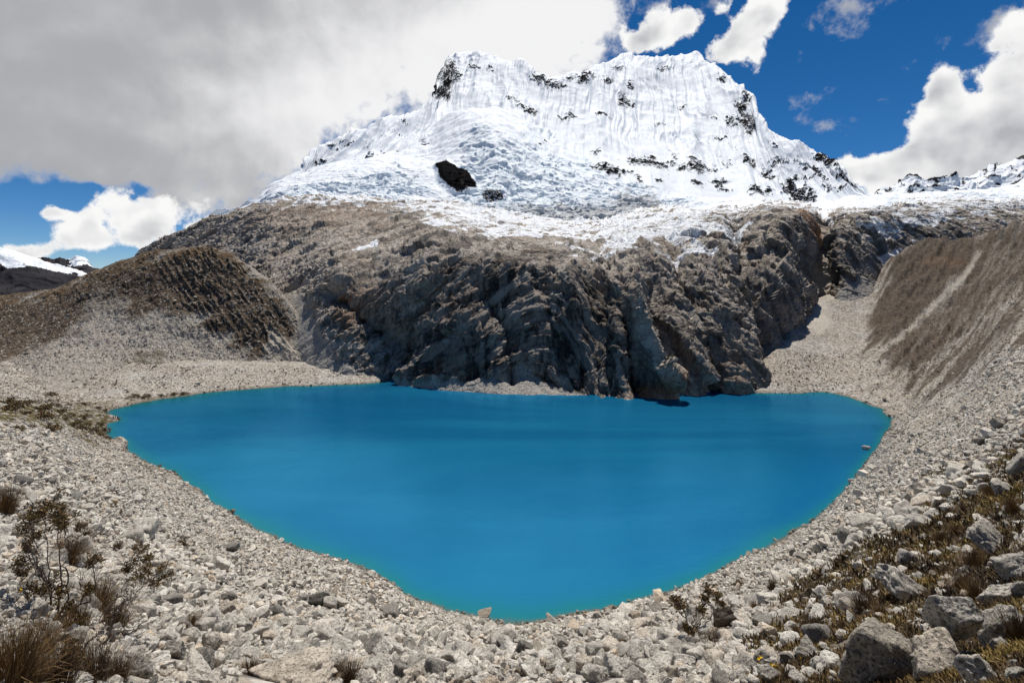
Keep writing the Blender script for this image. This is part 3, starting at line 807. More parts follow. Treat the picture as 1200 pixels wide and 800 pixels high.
blobs = [(522,96,7,14),(528,82,6,10),(517,106,6,7),(536,92,4,9),(512,112,4,5),(526,112,4,5),(556,82,5,3),(575,83,4,2),
 (632,90,7,4),(644,95,9,4),(656,100,9,4),(668,92,4,3),(684,95,9,6),(690,90,4,4),(712,97,5,5),(726,82,5,2),(778,80,8,2),(738,102,3,5),
 (602,118,4,2),(622,130,7,4),(612,125,4,2),(664,138,4,3),(670,136,4,3),(730,118,6,6),(740,122,3,3),(706,138,7,2),(774,143,7,2),(815,165,3,2),(803,123,3,2),(848,96,4,3),
 (745,187,7,7),(760,190,10,6),(773,193,8,4),(765,183,6,3),(788,187,3,8),(800,198,6,5),(815,200,9,6),(822,194,5,4),(812,190,5,4),(833,197,3,3),(855,190,3,4),
 (875,140,10,9),(868,128,5,7),(873,115,4,8),(880,150,5,4),(858,143,4,7),(866,122,3,4),(838,137,4,2),(842,158,3,2),
 (845,212,8,3),(818,218,7,4),(846,219,6,3),(772,214,5,2),(697,180,4,3),(708,200,12,4),(722,205,8,5),(690,196,5,3),(735,203,4,4),(748,212,5,5),
 (888,225,9,5),(900,222,5,5),(878,188,4,6),(899,200,4,9),(912,190,3,4),(905,205,3,4),(925,215,6,10),(930,223,4,9),(940,228,8,8),(945,215,3,9),(952,228,4,9),(935,205,4,4),(942,195,4,4),(955,200,4,5),(958,205,3,4),(970,222,3,3),
 (963,183,8,7),(972,192,7,6),(980,200,4,4),(990,210,5,5),(1000,218,5,4),(985,222,4,3),(907,175,3,3),(922,190,2,3),(965,210,3,2),
 (378,190,3,3),(398,178,3,2),(412,172,5,2),(386,171,4,2),(402,166,2,2),(370,195,3,3),(425,192,5,2),(437,187,6,3),(445,187,4,2),(452,182,4,3),(455,190,4,3),(462,176,3,2),(475,140,2,2),(467,155,2,2),(500,165,3,3),(505,172,4,5),(506,160,4,2),(485,178,3,5),(523,137,3,2),(525,182,4,5),(532,177,3,2),(640,170,3,5),(634,173,3,2),(580,150,2,2)]
rock = np.zeros(sh)
wx = spx + 5.0 * fa + 7 * fb + 4 * fc_; wy = spy + 2 * fa + 3 * fb[::-1] + 2 * fc_
for bx, by, rx, ry in blobs:
    m = (np.abs(spx - bx) < rx * 3.5) & (np.abs(spy - by) < ry * 3.5)
    rock[m] = np.maximum(rock[m], 1.0 * np.exp(-.62 * (((wx[m] - bx) / (rx * 1.0)) ** 2 + ((wy[m] - by) / (ry * 1.0)) ** 2)))
spots = fbm(f3 / [9, 9, 13], 4, .6, seed=151).reshape(sh)
zone = np.maximum.reduce([pmask(spx, spy, [(700,170),(800,160),(880,105),(990,200),(1000,232),(900,235),(760,215),(680,205)], 20) * .50,
                          pmask(spx, spy, [(355,208),(380,170),(470,140),(510,110),(530,150),(530,195),(430,200)], 12) * .46, .28 * np.ones(sh)])
rock = np.maximum(rock * (.82 + .55 * fc_), zone * sstep(.18, .55, spots))
P = P + N * (sstep(.45, .7, rock) * (.8 + np.abs(fb) * 1.5 + np.abs(fc_) * 1.2))[..., None]
ice = pmask(spx, spy, [(480,175),(560,140),(640,150),(690,180),(680,215),(480,212)], 14, n1 * 14) * .35
grid_obj('snow_mountain', P, M_SNOW, dict(ice=ice, dirt=np.zeros(sh), rock=rock))

# ------------------------------------------------------------------ far mountains left and right
def far_range(name, sky, ybase, yridge, rowbase, snowf, seed, amp=25, sc=220, x0=None, n=420):
    xsK = [a for a, _ in sky]
    C_ = {}
    for a, b in sky:
        C_[a] = [(rowbase, ybase), ((rowbase * .5 + b * .5) + 3, (ybase + yridge) / 2), (b, yridge), (b + 40, yridge * 1.12)]
    pxs = np.linspace(xsK[0], xsK[-1], n)
    P, ts = loft(C_, pxs, [60, 80, 16])
    fx, fy = pix(P); f3 = P.reshape(-1, 3)
    r = ridged(f3 / sc, 6, .55, seed=seed).reshape(fx.shape)
    fr = facet(f3 / (sc * .35), seed + 4).reshape(fx.shape)
    P = P + normals(P) * (((r - .35) * amp + fr * amp * .35) * (.3 + .7 * sstep(2.25, 1.8, ts)))[..., None]
    P[..., 2] += (fbm(np.stack([fx.ravel() / 7, ts.ravel() * 0, ts.ravel() * 0], 1), 4, .6, seed=seed + 8).reshape(fx.shape)) * amp * .22 * sstep(1.2, 2, ts)
    return grid_obj(name, P, M_FAR, dict(snow=snowf(fx, fy, ts, r)))
far_range('far_mountain', [(-400,250),(-200,268),(-60,282),(-10,288),(0,290),(20,294),(45,302),(70,311),(90,319),(110,324),(160,338)], 1500, 2100, 380,
          lambda x, y, t, r: np.where(y < np.interp(x, [-400, -60, 0, 12, 25, 50, 90, 110], [290, 308, 309, 312, 310, 314, 320, 330]) + (r - .4) * 12, .95, .02), 201)
far_range('far_ridge_mountain', [(20,308),(45,304),(52,302),(62,303),(70,301),(80,304),(92,302),(98,304),(106,311),(130,322),(180,340)], 2600, 3100, 345,
          lambda x, y, t, r: np.where((r > .42) & (x > 76), .75, .1) * sstep(325, 305, y), 221, 30)
far_range('snow_ridge_mountain', [(985,240),(1010,234),(1030,226),(1045,219),(1060,213),(1072,211),(1085,214),(1100,211),(1115,209),(1130,206),(1142,203),(1150,200),(1160,198),(1175,196),(1190,190),(1205,185),(1240,176),(1320,170),(1400,180)], 1500, 2000, 250,
          lambda x, y, t, r: .93 - .62 * (r > .62) * sstep(1.0, 1.6, t) - .5 * (fbm(np.stack([x.ravel() / 9, y.ravel() / 7, 0 * x.ravel()], 1), 4, seed=233).reshape(x.shape) > .28), 231, 40, 180)

# ------------------------------------------------------------------ stones
def hull_proto(npts, ax, seed):
    r = random.Random(seed)
    bm = bmesh.new()
    for _ in range(npts):
        v = Vector((r.gauss(0, 1), r.gauss(0, 1), r.gauss(0, 1))).normalized() * r.uniform(.82, 1.0)
        bm.verts.new((v.x * ax[0] * .5, v.y * ax[1] * .5, v.z * ax[2] * .5))
    res = bmesh.ops.convex_hull(bm, input=bm.verts)
    bmesh.ops.delete(bm, geom=[v for v in bm.verts if not v.link_faces], context='VERTS')
    bmesh.ops.triangulate(bm, faces=bm.faces)
    bmesh.ops.recalc_face_normals(bm, faces=bm.faces)
    bm.verts.index_update()
    V = np.array([v.co for v in bm.verts], np.float32); Fc = np.array([[v.index for v in f.verts] for f in bm.faces], np.int32)
    bm.free()
    return V, Fc
AXES = [(1.1, .95, .85), (1.35, 1.0, .6), (1.5, .85, .75), (1.0, 1.0, 1.0), (1.25, .9, .9), (1.6, 1.1, .5)]
HN = [hull_proto(random.Random(i).randint(17, 26), AXES[i % 6], 100 + i) for i in range(30)]
HF = [hull_proto(random.Random(i).randint(9, 13), AXES[i % 6], 300 + i) for i in range(18)]

def rotmats(n):
    q = rng.normal(size=(n, 4)); q /= np.linalg.norm(q, axis=1, keepdims=True)
    a, b, c, d = q.T
    return np.stack([np.stack([1-2*(c*c+d*d), 2*(b*c-a*d), 2*(b*d+a*c)], -1), np.stack([2*(b*c+a*d), 1-2*(b*b+d*d), 2*(c*d-a*b)], -1), np.stack([2*(b*d-a*c), 2*(c*d+a*b), 1-2*(b*b+c*c)], -1)], 1)

ROCKS = []   # x, y, z, diameter, tone, tint, proto
bandpoly = [(890,690),(960,642),(1020,600),(1090,560),(1150,510),(1210,470),(1230,500),(1140,560),(1080,610),(1000,650),(930,690)]
herdpoly = [(1000,800),(1010,700),(1080,650),(1210,600),(1300,640),(1300,800)]
edges_ = [1.6, 3, 5, 8, 12, 18, 26, 38, 55, 80, 115, 160, 215]
cover = [1.3, 1.5, 1.6, 1.5, 1.4, 1.45, 1.4, 1.2, .9, .5, .26, .16]
for (ya, yb), cv in zip(zip(edges_[:-1], edges_[1:]), cover):
    ym = (ya + yb) / 2
    lo, hi = (-700, 1900) if ym < 12 else (-420, 1620) if ym < 40 else (-200, 1400)
    dm = .165 * (ym / 10) ** (.42 if ym < 10 else .24)
    A = (hi - lo) / F * ym * (yb - ya) * 1.15
    cv = cv * (1 if ym < 60 else .75)
    n = int(cv * A / (.62 * dm * dm * math.exp(.45 ** 2 * 2)))
    px = rng.uniform(lo, hi, n); Y = np.sqrt(rng.uniform(ya * ya, yb * yb, n))
    d = dm * np.exp(rng.normal(0, .45, n))
    big = rng.random(n) < .014
    d = np.where(big, d * rng.uniform(1.6, 2.6, n), d)
    z = ground_at(px, Y); veg = ground_at(px, Y, GVEG)
    brn = ground_at(px, Y, attr['brown'])
    qx, qy = px, HZ + (CH - z) / Y * F
    inb = inpoly(qx, qy, bandpoly)
    d = np.where(inb & (rng.random(n) < .38), d * rng.uniform(1.3, 2.3, n), d)
    patch = fbm(np.stack([(px - 600) / F * Y / 14, Y / 14, z * 0], 1), 3, seed=77)
    keep = (z > -.18) & (rng.random(n) > veg * .86) & (rng.random(n) > brn * .80) & (rng.random(n) < np.clip(.74 + patch * .8, np.where(Y < 25, .72, .35), 1))
    d = d * (1 + patch * .35)
    keep &= ~((Y > 60) & (px > 1000) & (rng.random(n) < .25))
    d = np.where(inpoly(qx, qy, herdpoly), np.minimum(d, Y * 13 / F), np.minimum(d, Y * rng.uniform(17, 27, n) / F))
    tone = np.clip(rng.normal(1.13, .14, n), .6, 1.45)
    tone = np.where(rng.random(n) < .10, rng.uniform(.35, .62, n), tone)
    tint = np.where(rng.random(n) < .14, rng.uniform(.4, 1, n), rng.uniform(0, .22, n))
    far__ = sstep(70, 130, Y); tone = tone * (1 - .2 * far__); tint = np.clip(tint + .28 * far__, 0, 1)
    edge_ = sstep(.55, .15, z) * (Y > 35)
    tone = tone * (1 - .5 * edge_); tint = np.maximum(tint, .65 * edge_)
    R = np.stack([(px - 600) / F * Y, Y, z + d * rng.uniform(.02, .50, n), d, tone, tint, np.where(inb, 1, 0)], 1)[keep]
    ROCKS.append(R)
ROCKS = np.concatenate(ROCKS)
qx = 600 + ROCKS[:, 0] / ROCKS[:, 1] * F; qy = HZ + (CH - ROCKS[:, 2]) / ROCKS[:, 1] * F
inview = (qx > 2) & (qx < 1198) & (qy < 797)
# not behind the near crest: the line of sight must be free
vis = np.zeros(len(ROCKS), bool)
cand = np.argsort(-(ROCKS[:, 3] / ROCKS[:, 1]) * inview)[:900]

# --- boulders modelled one by one
ICO = {}
def ico(sub):
    if sub not in ICO:
        bm = bmesh.new(); bmesh.ops.create_icosphere(bm, subdivisions=sub, radius=1)
        ICO[sub] = (np.array([v.co for v in bm.verts], np.float32), np.array([[v.index for v in f.verts] for f in bm.faces], np.int32)); bm.free()
    return ICO[sub]
def boulder_shape(sub, ax, seed, sharp=14, rough=.05, npl=13):
    r = np.random.default_rng(seed)
    V, Fc = ico(sub)
    nr = r.normal(size=(npl, 3)); nr /= np.linalg.norm(nr, axis=1, keepdims=True)
    nr = np.concatenate([nr, [[0, 0, -1.0]]]); dd = np.concatenate([r.uniform(.62, .98, npl), [.7]])
    if sharp >= 24:                                              # a broken block: six faces out of square, a few corners knocked off
        bx = np.array([[1, 0, 0], [-1, 0, 0], [0, 1, 0], [0, -1, 0], [0, 0, 1], [0, 0, -1.]]) + r.normal(0, .16, (6, 3))
        nr = np.concatenate([bx, nr[:5]]); nr /= np.linalg.norm(nr, axis=1, keepdims=True); dd = np.concatenate([r.uniform(.66, .80, 6), r.uniform(.84, 1.0, 5)])
    c = np.clip(V @ nr.T, .02, None) / dd            # 1/r for every plane
    rad = (c ** sharp).sum(1) ** (-1 / sharp)
    P = V * rad[:, None]
    n = fbm(P * 1.9 + seed % 97, 5, .55, seed=seed % 1000) * rough * 1.6 + fbm(P * 7 + seed % 31, 4, .6, seed=seed % 500) * rough * .6
    dent = facet(P * 2.3 + seed % 13, seed % 700, .8, .6) * rough * 2.2 + facet(P * 5 + seed % 17, seed % 600, .8, .6) * rough * .8
    P = P * (1 + n + dent)[:, None]
    P = P / (P.max(0) - P.min(0)) * np.array(ax)
    P -= (P.max(0) + P.min(0)) / 2
    return P.astype(np.float32), Fc
def ordinal(k):
    return ['first','second','third','fourth','fifth','sixth','seventh','eighth','ninth','tenth','eleventh','twelfth','thirteenth','fourteenth','fifteenth','sixteenth','seventeenth','eighteenth','nineteenth','twentieth'][k] if k < 20 else str(k + 1) + 'th'

# column, row of the middle, width, height (picture units), tilt, tone, tint, lichen?, label, squash of the depth
HEROES = [
 (1032,766,98,88,-4,.78,.45,1,'largest dark grey boulder with brown stained face under the upright block','B'),
 (1117,722,48,62,12,1.2,.1,1,'upright grey block perched on top of the boulder pile','C'),
 (1094,772,66,62,-10,1.25,.55,1,'pale boulder with yellowish lichen and black specks below the upright block','B'),
 (1052,780,30,48,6,1.05,.2,1,'narrow grey boulder wedged between the stained boulder and the lichened boulder','C'),
 (1152,788,72,44,-30,1.1,.15,1,'long sloping grey boulder at the bottom beside the lichened boulder','A'),
 (1184,729,42,44,-12,1.15,.15,1,'rounded grey boulder to the right of the upright block','B'),
 (1172,757,17,19,0,.95,.1,1,'small stone wedged below the rounded grey boulder right of the pile','C'),
 (1163,746,16,40,4,.6,.1,1,'tall lichened slab standing behind the upright block','C'),
 (1171,697,40,32,-8,1.1,.2,1,'low cracked rounded boulder in the herbs above the pile','B'),
 (1064,690,72,36,-42,1.15,.15,1,'long slanting pale boulder lying in the herbs above the boulder pile','A'),
 (1047,680,26,18,-8,.95,.2,1,'squat boulder behind the long slanting pale boulder','B'),
 (1165,634,54,40,-28,1.15,.25,1,'pale smooth boulder split by a crack on the herb slope','A'),
 (1188,665,36,38,-18,1.05,.1,1,'grey lichened boulder on the herb slope by the picture edge','B'),
 (1194,692,16,26,0,.98,.1,1,'pale grey stone at the picture edge over the rounded boulder','B'),
 (1196,545,22,32,-8,1.0,.2,1,'pale boulder at the picture edge over the brown herb band','B'),
 (1192,790,26,30,-14,.98,.1,1,'pale boulder in the bottom corner below the spiky tuft','B'),
 (1176,575,30,22,-24,.9,.2,1,'grey boulder with yellow lichen above the split pale boulder','A'),
 (1074,612,30,22,-14,1.05,.05,0,'pale boulder with a dark front face at the edge of the herb band','C'),
 (1095,605,16,16,-20,1.05,.05,0,'pale sloping stone just behind the dark fronted boulder','A'),
 (945,762,27,28,-14,.75,.1,1,'speckled grey boulder among herbs left of the stained boulder','B'),
 (848,722,32,34,10,.20,.9,0,'dark brown pointed boulder beside the green shrub','C'),
 (887,743,20,13,0,1.2,.0,0,'small white block in front of the dark brown boulder','C'),
 (908,790,40,22,-8,.85,.1,1,'grey broken boulder at the bottom left of the speckled boulder','A'),
 (338,790,104,34,4,1.18,.5,0,'broad smooth cream boulder lying flat at the bottom edge','A'),
 (203,762,26,22,0,.95,.1,1,'grey cubic boulder in the rubble right of the bare shrub','C'),
 (238,785,50,32,-8,1.06,.2,0,'big pale boulder left of the broad cream boulder','B'),
 (166,785,26,22,-8,.66,.1,1,'dark speckled boulder at the foot of the forked bare branch','B'),
 (52,786,32,34,-6,.62,.1,1,'black and white speckled boulder under the bare shrub','B'),
 (40,683,26,22,-12,.6,.1,1,'dark grey boulder behind the bare shrub stems','B'),
 (245,752,26,22,-5,1.0,.3,1,'pale boulder with black specks above the big pale boulder','B'),
 (222,745,20,18,-5,1.1,.2,0,'bright rounded stone above the grey cubic boulder','B'),
 (372,703,20,16,5,.22,.1,0,'black angular rock standing out of the pale scree','C'),
 (386,706,18,15,-5,1.05,.1,0,'pale rock leaning against the black angular rock','C'),
 (272,641,15,12,0,.5,.1,0,'dark grey rock alone on the pale slope above the lake shore','C'),
 (185,618,22,7,4,.8,.1,0,'flat grey slab lying on the pale left slope','A'),
 (648,727,19,9,-18,.62,.2,0,'flat dark slab sticking up against the water on the scree crest','A'),
 (722,723,22,8,2,1.15,.0,0,'flat white slab on the scree crest against the water','A'),
 (1015,525,8,6,0,.95,.1,0,'single pale rock standing in the lake off the right shore','B'),
 (988,562,13,10,-14,1.1,.0,0,'white rock at the water edge of the right shore','B'),
 (998,563,8,7,0,.95,.1,0,'small pale rock just right of the white shore rock','B'),
 (1063,529,15,8,-10,.75,.1,0,'flat topped grey boulder on the right slope above the shore','A'),
 (1150,517,10,10,0,.25,.3,0,'dark round boulder at the top of the pale boulder band','B'),
 (1171,497,18,12,-16,.6,.1,0,'grey boulder high on the right slope above the dark round boulder','C'),
 (610,787,14,13,0,.6,.9,0,'rust orange stone in the grey rubble at the bottom','B'),
 (697,790,34,24,-5,1.08,.1,0,'pale boulder with dark cavity at the bottom middle','B'),
 (726,783,36,26,-6,1.12,.05,0,'white boulder right of the pale boulder with dark cavity','B'),
 (672,780,24,20,0,1.0,.1,0,'light grey boulder left of the pale boulder with dark cavity','B'),
 (592,751,20,14,0,.85,.1,0,'grey boulder near the scree crest above the rust orange stone','B'),
 (662,766,20,8,30,.35,.2,0,'dark arched stone in the rubble below the crest slab','A'),
 (1126,774,38,40,0,.42,.3,1,'dark shaded boulder wedged under the upright block, shade put into its tone','B'),  # shade beneath the upright block is put into this boulder's dark tone
]
HERO_XY = []
SHAPE = {'A': 'slab', 'B': 'rounded', 'C': 'blocky'}
for i, (px, py, wd, ht, tilt, tone, tint, lich, label, form) in enumerate(HEROES):
    if (px, py) == (1015, 525):
        Y = CH / ((py + ht * .3 - HZ) / F); b = np.array([(px - 600) / F * Y, Y, 0])
    else:
        b = hit(px, py + ht * .38)
    Y = b[1] + .0
    if label.startswith(('upright', 'dark shaded')): Y = hit(1094, 790)[1] + .02
    w_, h_ = wd / F * Y, ht / F * Y
    dp = {'A': 1.0, 'B': .9, 'C': .8}[form] * (w_ * .5 + h_ * .5) * 1.05
    yy = Y + dp * .2
    c = np.array([(px - 600) / F * yy, yy, CH - (py - HZ) / F * yy])
    V, Fc = boulder_shape(5 if wd > 24 else 4, (w_ * 1.04, dp, h_ * 1.08), 900 + i * 7, {'A': 20, 'B': 14, 'C': 30}[form], .055 if form != 'C' else .04, {'A': 11, 'B': 13, 'C': 8}[form])
    a = math.radians(-tilt)
    rotm = np.array([[math.cos(a), 0, math.sin(a)], [0, 1, 0], [-math.sin(a), 0, math.cos(a)]])
    if abs(tilt) > 20: V = V * np.array([1, 1, .8])
    pt = math.radians({'A': 8, 'B': 22, 'C': 34}[form])      # tipped forward, the top face turned to the viewer
    V = V @ np.array([[1, 0, 0], [0, math.cos(pt), math.sin(pt)], [0, -math.sin(pt), math.cos(pt)]])
    if abs(tilt) <= 20: V = V / (V.max(0) - V.min(0)) * np.array([w_ * 1.04, dp, h_ * 1.08])
    V = V @ rotm.T
    o = mesh_np('boulder', V * S, Fc, M_BOULDER if lich else M_STONE, dict(tone=np.full(len(V), tone), tint=np.full(len(V), tint)))
    o.location = c * S
    tag(o, label, 'boulder', 'boulders on the slopes round the lake')
    HERO_XY.append((px, py, wd, ht, yy))
# rubble must not swallow them
drop = np.zeros(len(ROCKS), bool)
for px, py, wd, ht, yy in HERO_XY:
    drop |= (np.abs(qx - px) < wd * .46) & (np.abs(qy - py - ht * .15) < ht * .5) & (ROCKS[:, 3] / ROCKS[:, 1] * F > 5)
    drop |= (np.abs(qx - px) < wd * .5) & (ROCKS[:, 1] < yy) & (qy - ROCKS[:, 3] / ROCKS[:, 1] * F * .5 < py + ht * .30) & (qy > py - ht * .4) & (ROCKS[:, 1] > yy - 4)

# --- the largest loose boulders of the rubble, each an object
PROTO = []
for i in range(26):
    form = 'ABC'[i % 3]
    ax = {'A': (1.4, 1.0, .62), 'B': (1.1, 1.0, .9), 'C': (1.1, .95, .95)}[form]
    V, Fc = boulder_shape(4, ax, 4000 + i * 13, {'A': 18, 'B': 10, 'C': 26}[form], .045, {'A': 12, 'B': 15, 'C': 9}[form])
    tn = [('pale grey', 1.12, .08), ('pale grey', 1.02, .15), ('mid grey', .80, .1), ('cream', 1.08, .5), ('dark grey', .48, .1), ('white', 1.25, .0), ('light grey', .95, .1)][i % 7]
    o = mesh_np('boulder', V * S, Fc, M_BOULDER if i % 4 == 1 else M_STONE, dict(tone=np.full(len(V), tn[1]), tint=np.full(len(V), tn[2])))
    COL.objects.unlink(o)
    PROTO.append((o, tn[0], SHAPE[form]))
ZONES = [  # polygon in picture units, words
 ([(0,560),(120,560),(210,800),(0,800)], 'among the bare shrubs and tussocks'),
 ([(0,440),(470,440),(470,690),(300,655),(120,565),(0,560)], 'on the left shore slope'),
 ([(120,560),(470,690),(520,735),(250,735),(190,735)], 'on the mid left scree'),
 ([(150,735),(420,735),(420,800),(200,800)], 'in the coarse rubble by the cream boulder'),
 ([(420,690),(760,690),(760,752),(420,752)], 'on the scree crest before the water'),
 ([(420,752),(780,752),(780,800),(420,800)], 'in the bottom middle rubble'),
 (bandpoly, 'in the right pale boulder band'),
 ([(760,690),(900,640),(990,640),(930,720),(880,800),(780,800)], 'around the right green shrub'),
 ([(900,690),(1080,600),(1200,480),(1200,800),(880,800)], 'on the right herb slope'),
 ([(860,440),(1200,380),(1200,520),(900,690)], 'on the right scree above the shore'),
]
def zone_of(x, y):
    for poly, wds in ZONES:
        if inpoly(np.array([x]), np.array([y]), poly)[0]: return wds
    return 'on the open scree'
chosen = []
hxy = np.array([(a, b, c, d) for a, b, c, d, e in HERO_XY])
for i in cand:
    if drop[i] or not inview[i]: continue
    x, y, d = qx[i], qy[i], ROCKS[i, 3] / ROCKS[i, 1] * F
    h = hit(x, y + .2 * d)
    if h[1] < ROCKS[i, 1] - 1.5 * ROCKS[i, 3] - .05 * ROCKS[i, 1]: continue       # hidden behind the crest
    chosen.append(i)
    if len(chosen) >= 225: break
prev = {}
recs = []
for n_, i in enumerate(chosen):
    x, y, z, d = ROCKS[i, :4]
    o0, tn, fm = PROTO[n_ % len(PROTO)] if n_ < 26 else PROTO[random.randrange(len(PROTO))]
    o = o0.copy(); COL.objects.link(o)
    o.location = (x * S, y * S, (z + d * .04) * S); o.scale = (d * random.uniform(.9, 1.15),) * 3
    o.rotation_euler = (random.uniform(-.5, .5), random.uniform(-.5, .5), random.uniform(0, 6.28))
    recs.append((o, tn, fm, zone_of(qx[i], qy[i]), qx[i], d / y))
    drop[i] = True
classes = {}
for r_ in recs: classes.setdefault((r_[1], r_[2], r_[3]), []).append(r_)
for (tn, fm, zn), mem in classes.items():
    mem.sort(key=lambda r: r[4])
    for k, r_ in enumerate(mem):
        if len(mem) == 1: lb = f'{tn} {fm} boulder {zn}'
        elif len(mem) == 2: lb = f'{"left" if k == 0 else "right"} one of two {tn} {fm} boulders {zn}'
        else: lb = f'{ordinal(k)} {tn} {fm} boulder from left {zn}'
        tag(r_[0], lb, 'boulder', 'boulders on the slopes round the lake')
for o0, _, _ in PROTO:
    bpy.data.objects.remove(o0)

# --- the rest of the stones: nobody could count them
def stones_mesh(name, R, protos):
    n = len(R)
    pid = rng.integers(0, len(protos), n)
    Vs, Fs, tn, ti, base = [], [], [], [], 0
    for k, (V, Fc) in enumerate(protos):
        r = R[pid == k]
        if not len(r): continue
        M = rotmats(len(r))
        X = np.einsum('nij,vj->nvi', M, V) * r[:, None, 3:4]
        X[..., 2] *= .85
        X += r[:, None, :3]
        Vs.append(X.reshape(-1, 3)); nv = len(V)
        Fs.append((Fc[None] + (base + np.arange(len(r)) * nv)[:, None, None]).reshape(-1, 3)); base += nv * len(r)
        tn.append(np.repeat(r[:, 4], nv)); ti.append(np.repeat(r[:, 5], nv))
    o = mesh_np(name, np.concatenate(Vs) * S, np.concatenate(Fs), M_STONE, dict(tone=np.concatenate(tn), tint=np.concatenate(ti)), smooth=False)
    o['kind'] = 'stuff'
    return o
hp = HILLP[60:, 30:330].reshape(-1, 3); hx, hy = pix(hp); hb = HILLB[60:, 30:330].reshape(-1)
wgt = np.clip(1.05 - hb, .10, 1) * (hp[:, 1] / 200) ** 2
ii = rng.choice(len(hp), 11000, p=wgt / wgt.sum())
hs_ = hp[ii] + rng.normal(0, .25, (len(ii), 3)); dd_ = .50 * np.exp(rng.normal(0, .45, len(ii)))
HR = np.concatenate([hs_, dd_[:, None], np.clip(rng.normal(.80, .18, len(ii)), .4, 1.2)[:, None], rng.uniform(.2, .6, (len(ii), 1)), np.zeros((len(ii), 1))], 1)
R = np.concatenate([ROCKS[~drop], HR])
nearR = R[R[:, 1] < 40]; farR = R[R[:, 1] >= 40]
stones_mesh('rubble', nearR, HN); stones_mesh('rubble', farR, HF)
print('rocks', len(nearR), len(farR), 'boulders', len(recs))

# ------------------------------------------------------------------ plants
def mat_plant(name, cols, rough=.75):
    t = NT(name)
    hue = t.attr('hue')
    c = t.mix(t.ramp(hue, 0, .5), cols[0], cols[1]); c = t.mix(t.ramp(hue, .5, 1), c, cols[2])
    return t.fin(c, rough, .25)
M_TUSSOCK = mat_plant('dry_tussock', [(.045, .026, .013), (.135, .078, .032), (.30, .195, .08)])
M_DARKGRASS = mat_plant('dark_tuft', [(.030, .020, .012), (.085, .048, .024), (.19, .12, .05)])
M_LEAF = mat_plant('shrub_leaves', [(.045, .032, .013), (.135, .092, .032), (.28, .155, .062)], .6)
M_BARK = mat_plant('shrub_bark', [(.030, .022, .017), (.075, .055, .045), (.13, .10, .085)], .9)
M_HERB = mat_plant('slope_herbs', [(.035, .022, .013), (.115, .072, .028), (.25, .175, .05)])
M_YELLOW = mat_plant('yellow_petals', [(.55, .30, .01), (.70, .42, .01), (.75, .50, .03)])

def blades(n, length, spread, width, seed, lean=.0, droop=.35, root=.1):
    r = np.random.default_rng(seed)
    ang = r.uniform(0, 2 * np.pi, n); tilt = np.abs(r.normal(0, spread, n)); L = length * r.uniform(.55, 1.1, n)
    ro = root * np.sqrt(r.random(n)); V = []; Fc = []; H = []
    for a, t, l, q in zip(ang, tilt, L, ro):
        dx, dy = math.cos(a), math.sin(a)
        b = np.array([dx * q, dy * q, 0]); pts = []
        for k in range(4):
            f = k / 3
            tt = t + droop * t * f * 2.2
            pts.append(b.copy()); b = b + np.array([r.normal(), r.normal(), 0]) * l * .05 + np.array([dx * math.sin(tt) + lean * f, dy * math.sin(tt), math.cos(tt)]) * l / 3
        s_ = np.array([-dy, dx, 0]) * width
        i0 = len(V); h = r.random()
        for k, p in enumerate(pts):
            wv = s_ * (1 - k / 3.3)
            V += [p - wv, p + wv]; H += [h * .8 + .2 * k / 3] * 2
        Fc += [[i0 + 2*k, i0 + 2*k + 1, i0 + 2*k + 3, i0 + 2*k + 2] for k in range(3)]
    return np.array(V), np.array(Fc), np.array(H)

TUFTS = {}
for kind, (n, L, sp_, wdt, m, rt, dr) in dict(tussock=(800, .85, .30, .0050, M_TUSSOCK, .20, .80), dark=(520, .62, .34, .0050, M_DARKGRASS, .20, .65), gold=(420, .5, .42, .006, M_TUSSOCK, .14, .5), low=(400, .34, .7, .008, M_DARKGRASS, .22, .4)).items():
    for v in range(2):
        V, Fc, H = blades(n, L, sp_, wdt, hash((n, v)) % 999, 0, dr, rt)
        o = mesh_np('grass_tuft', V * S, Fc, m, dict(hue=H), smooth=False); COL.objects.unlink(o)
        TUFTS[kind, v] = o
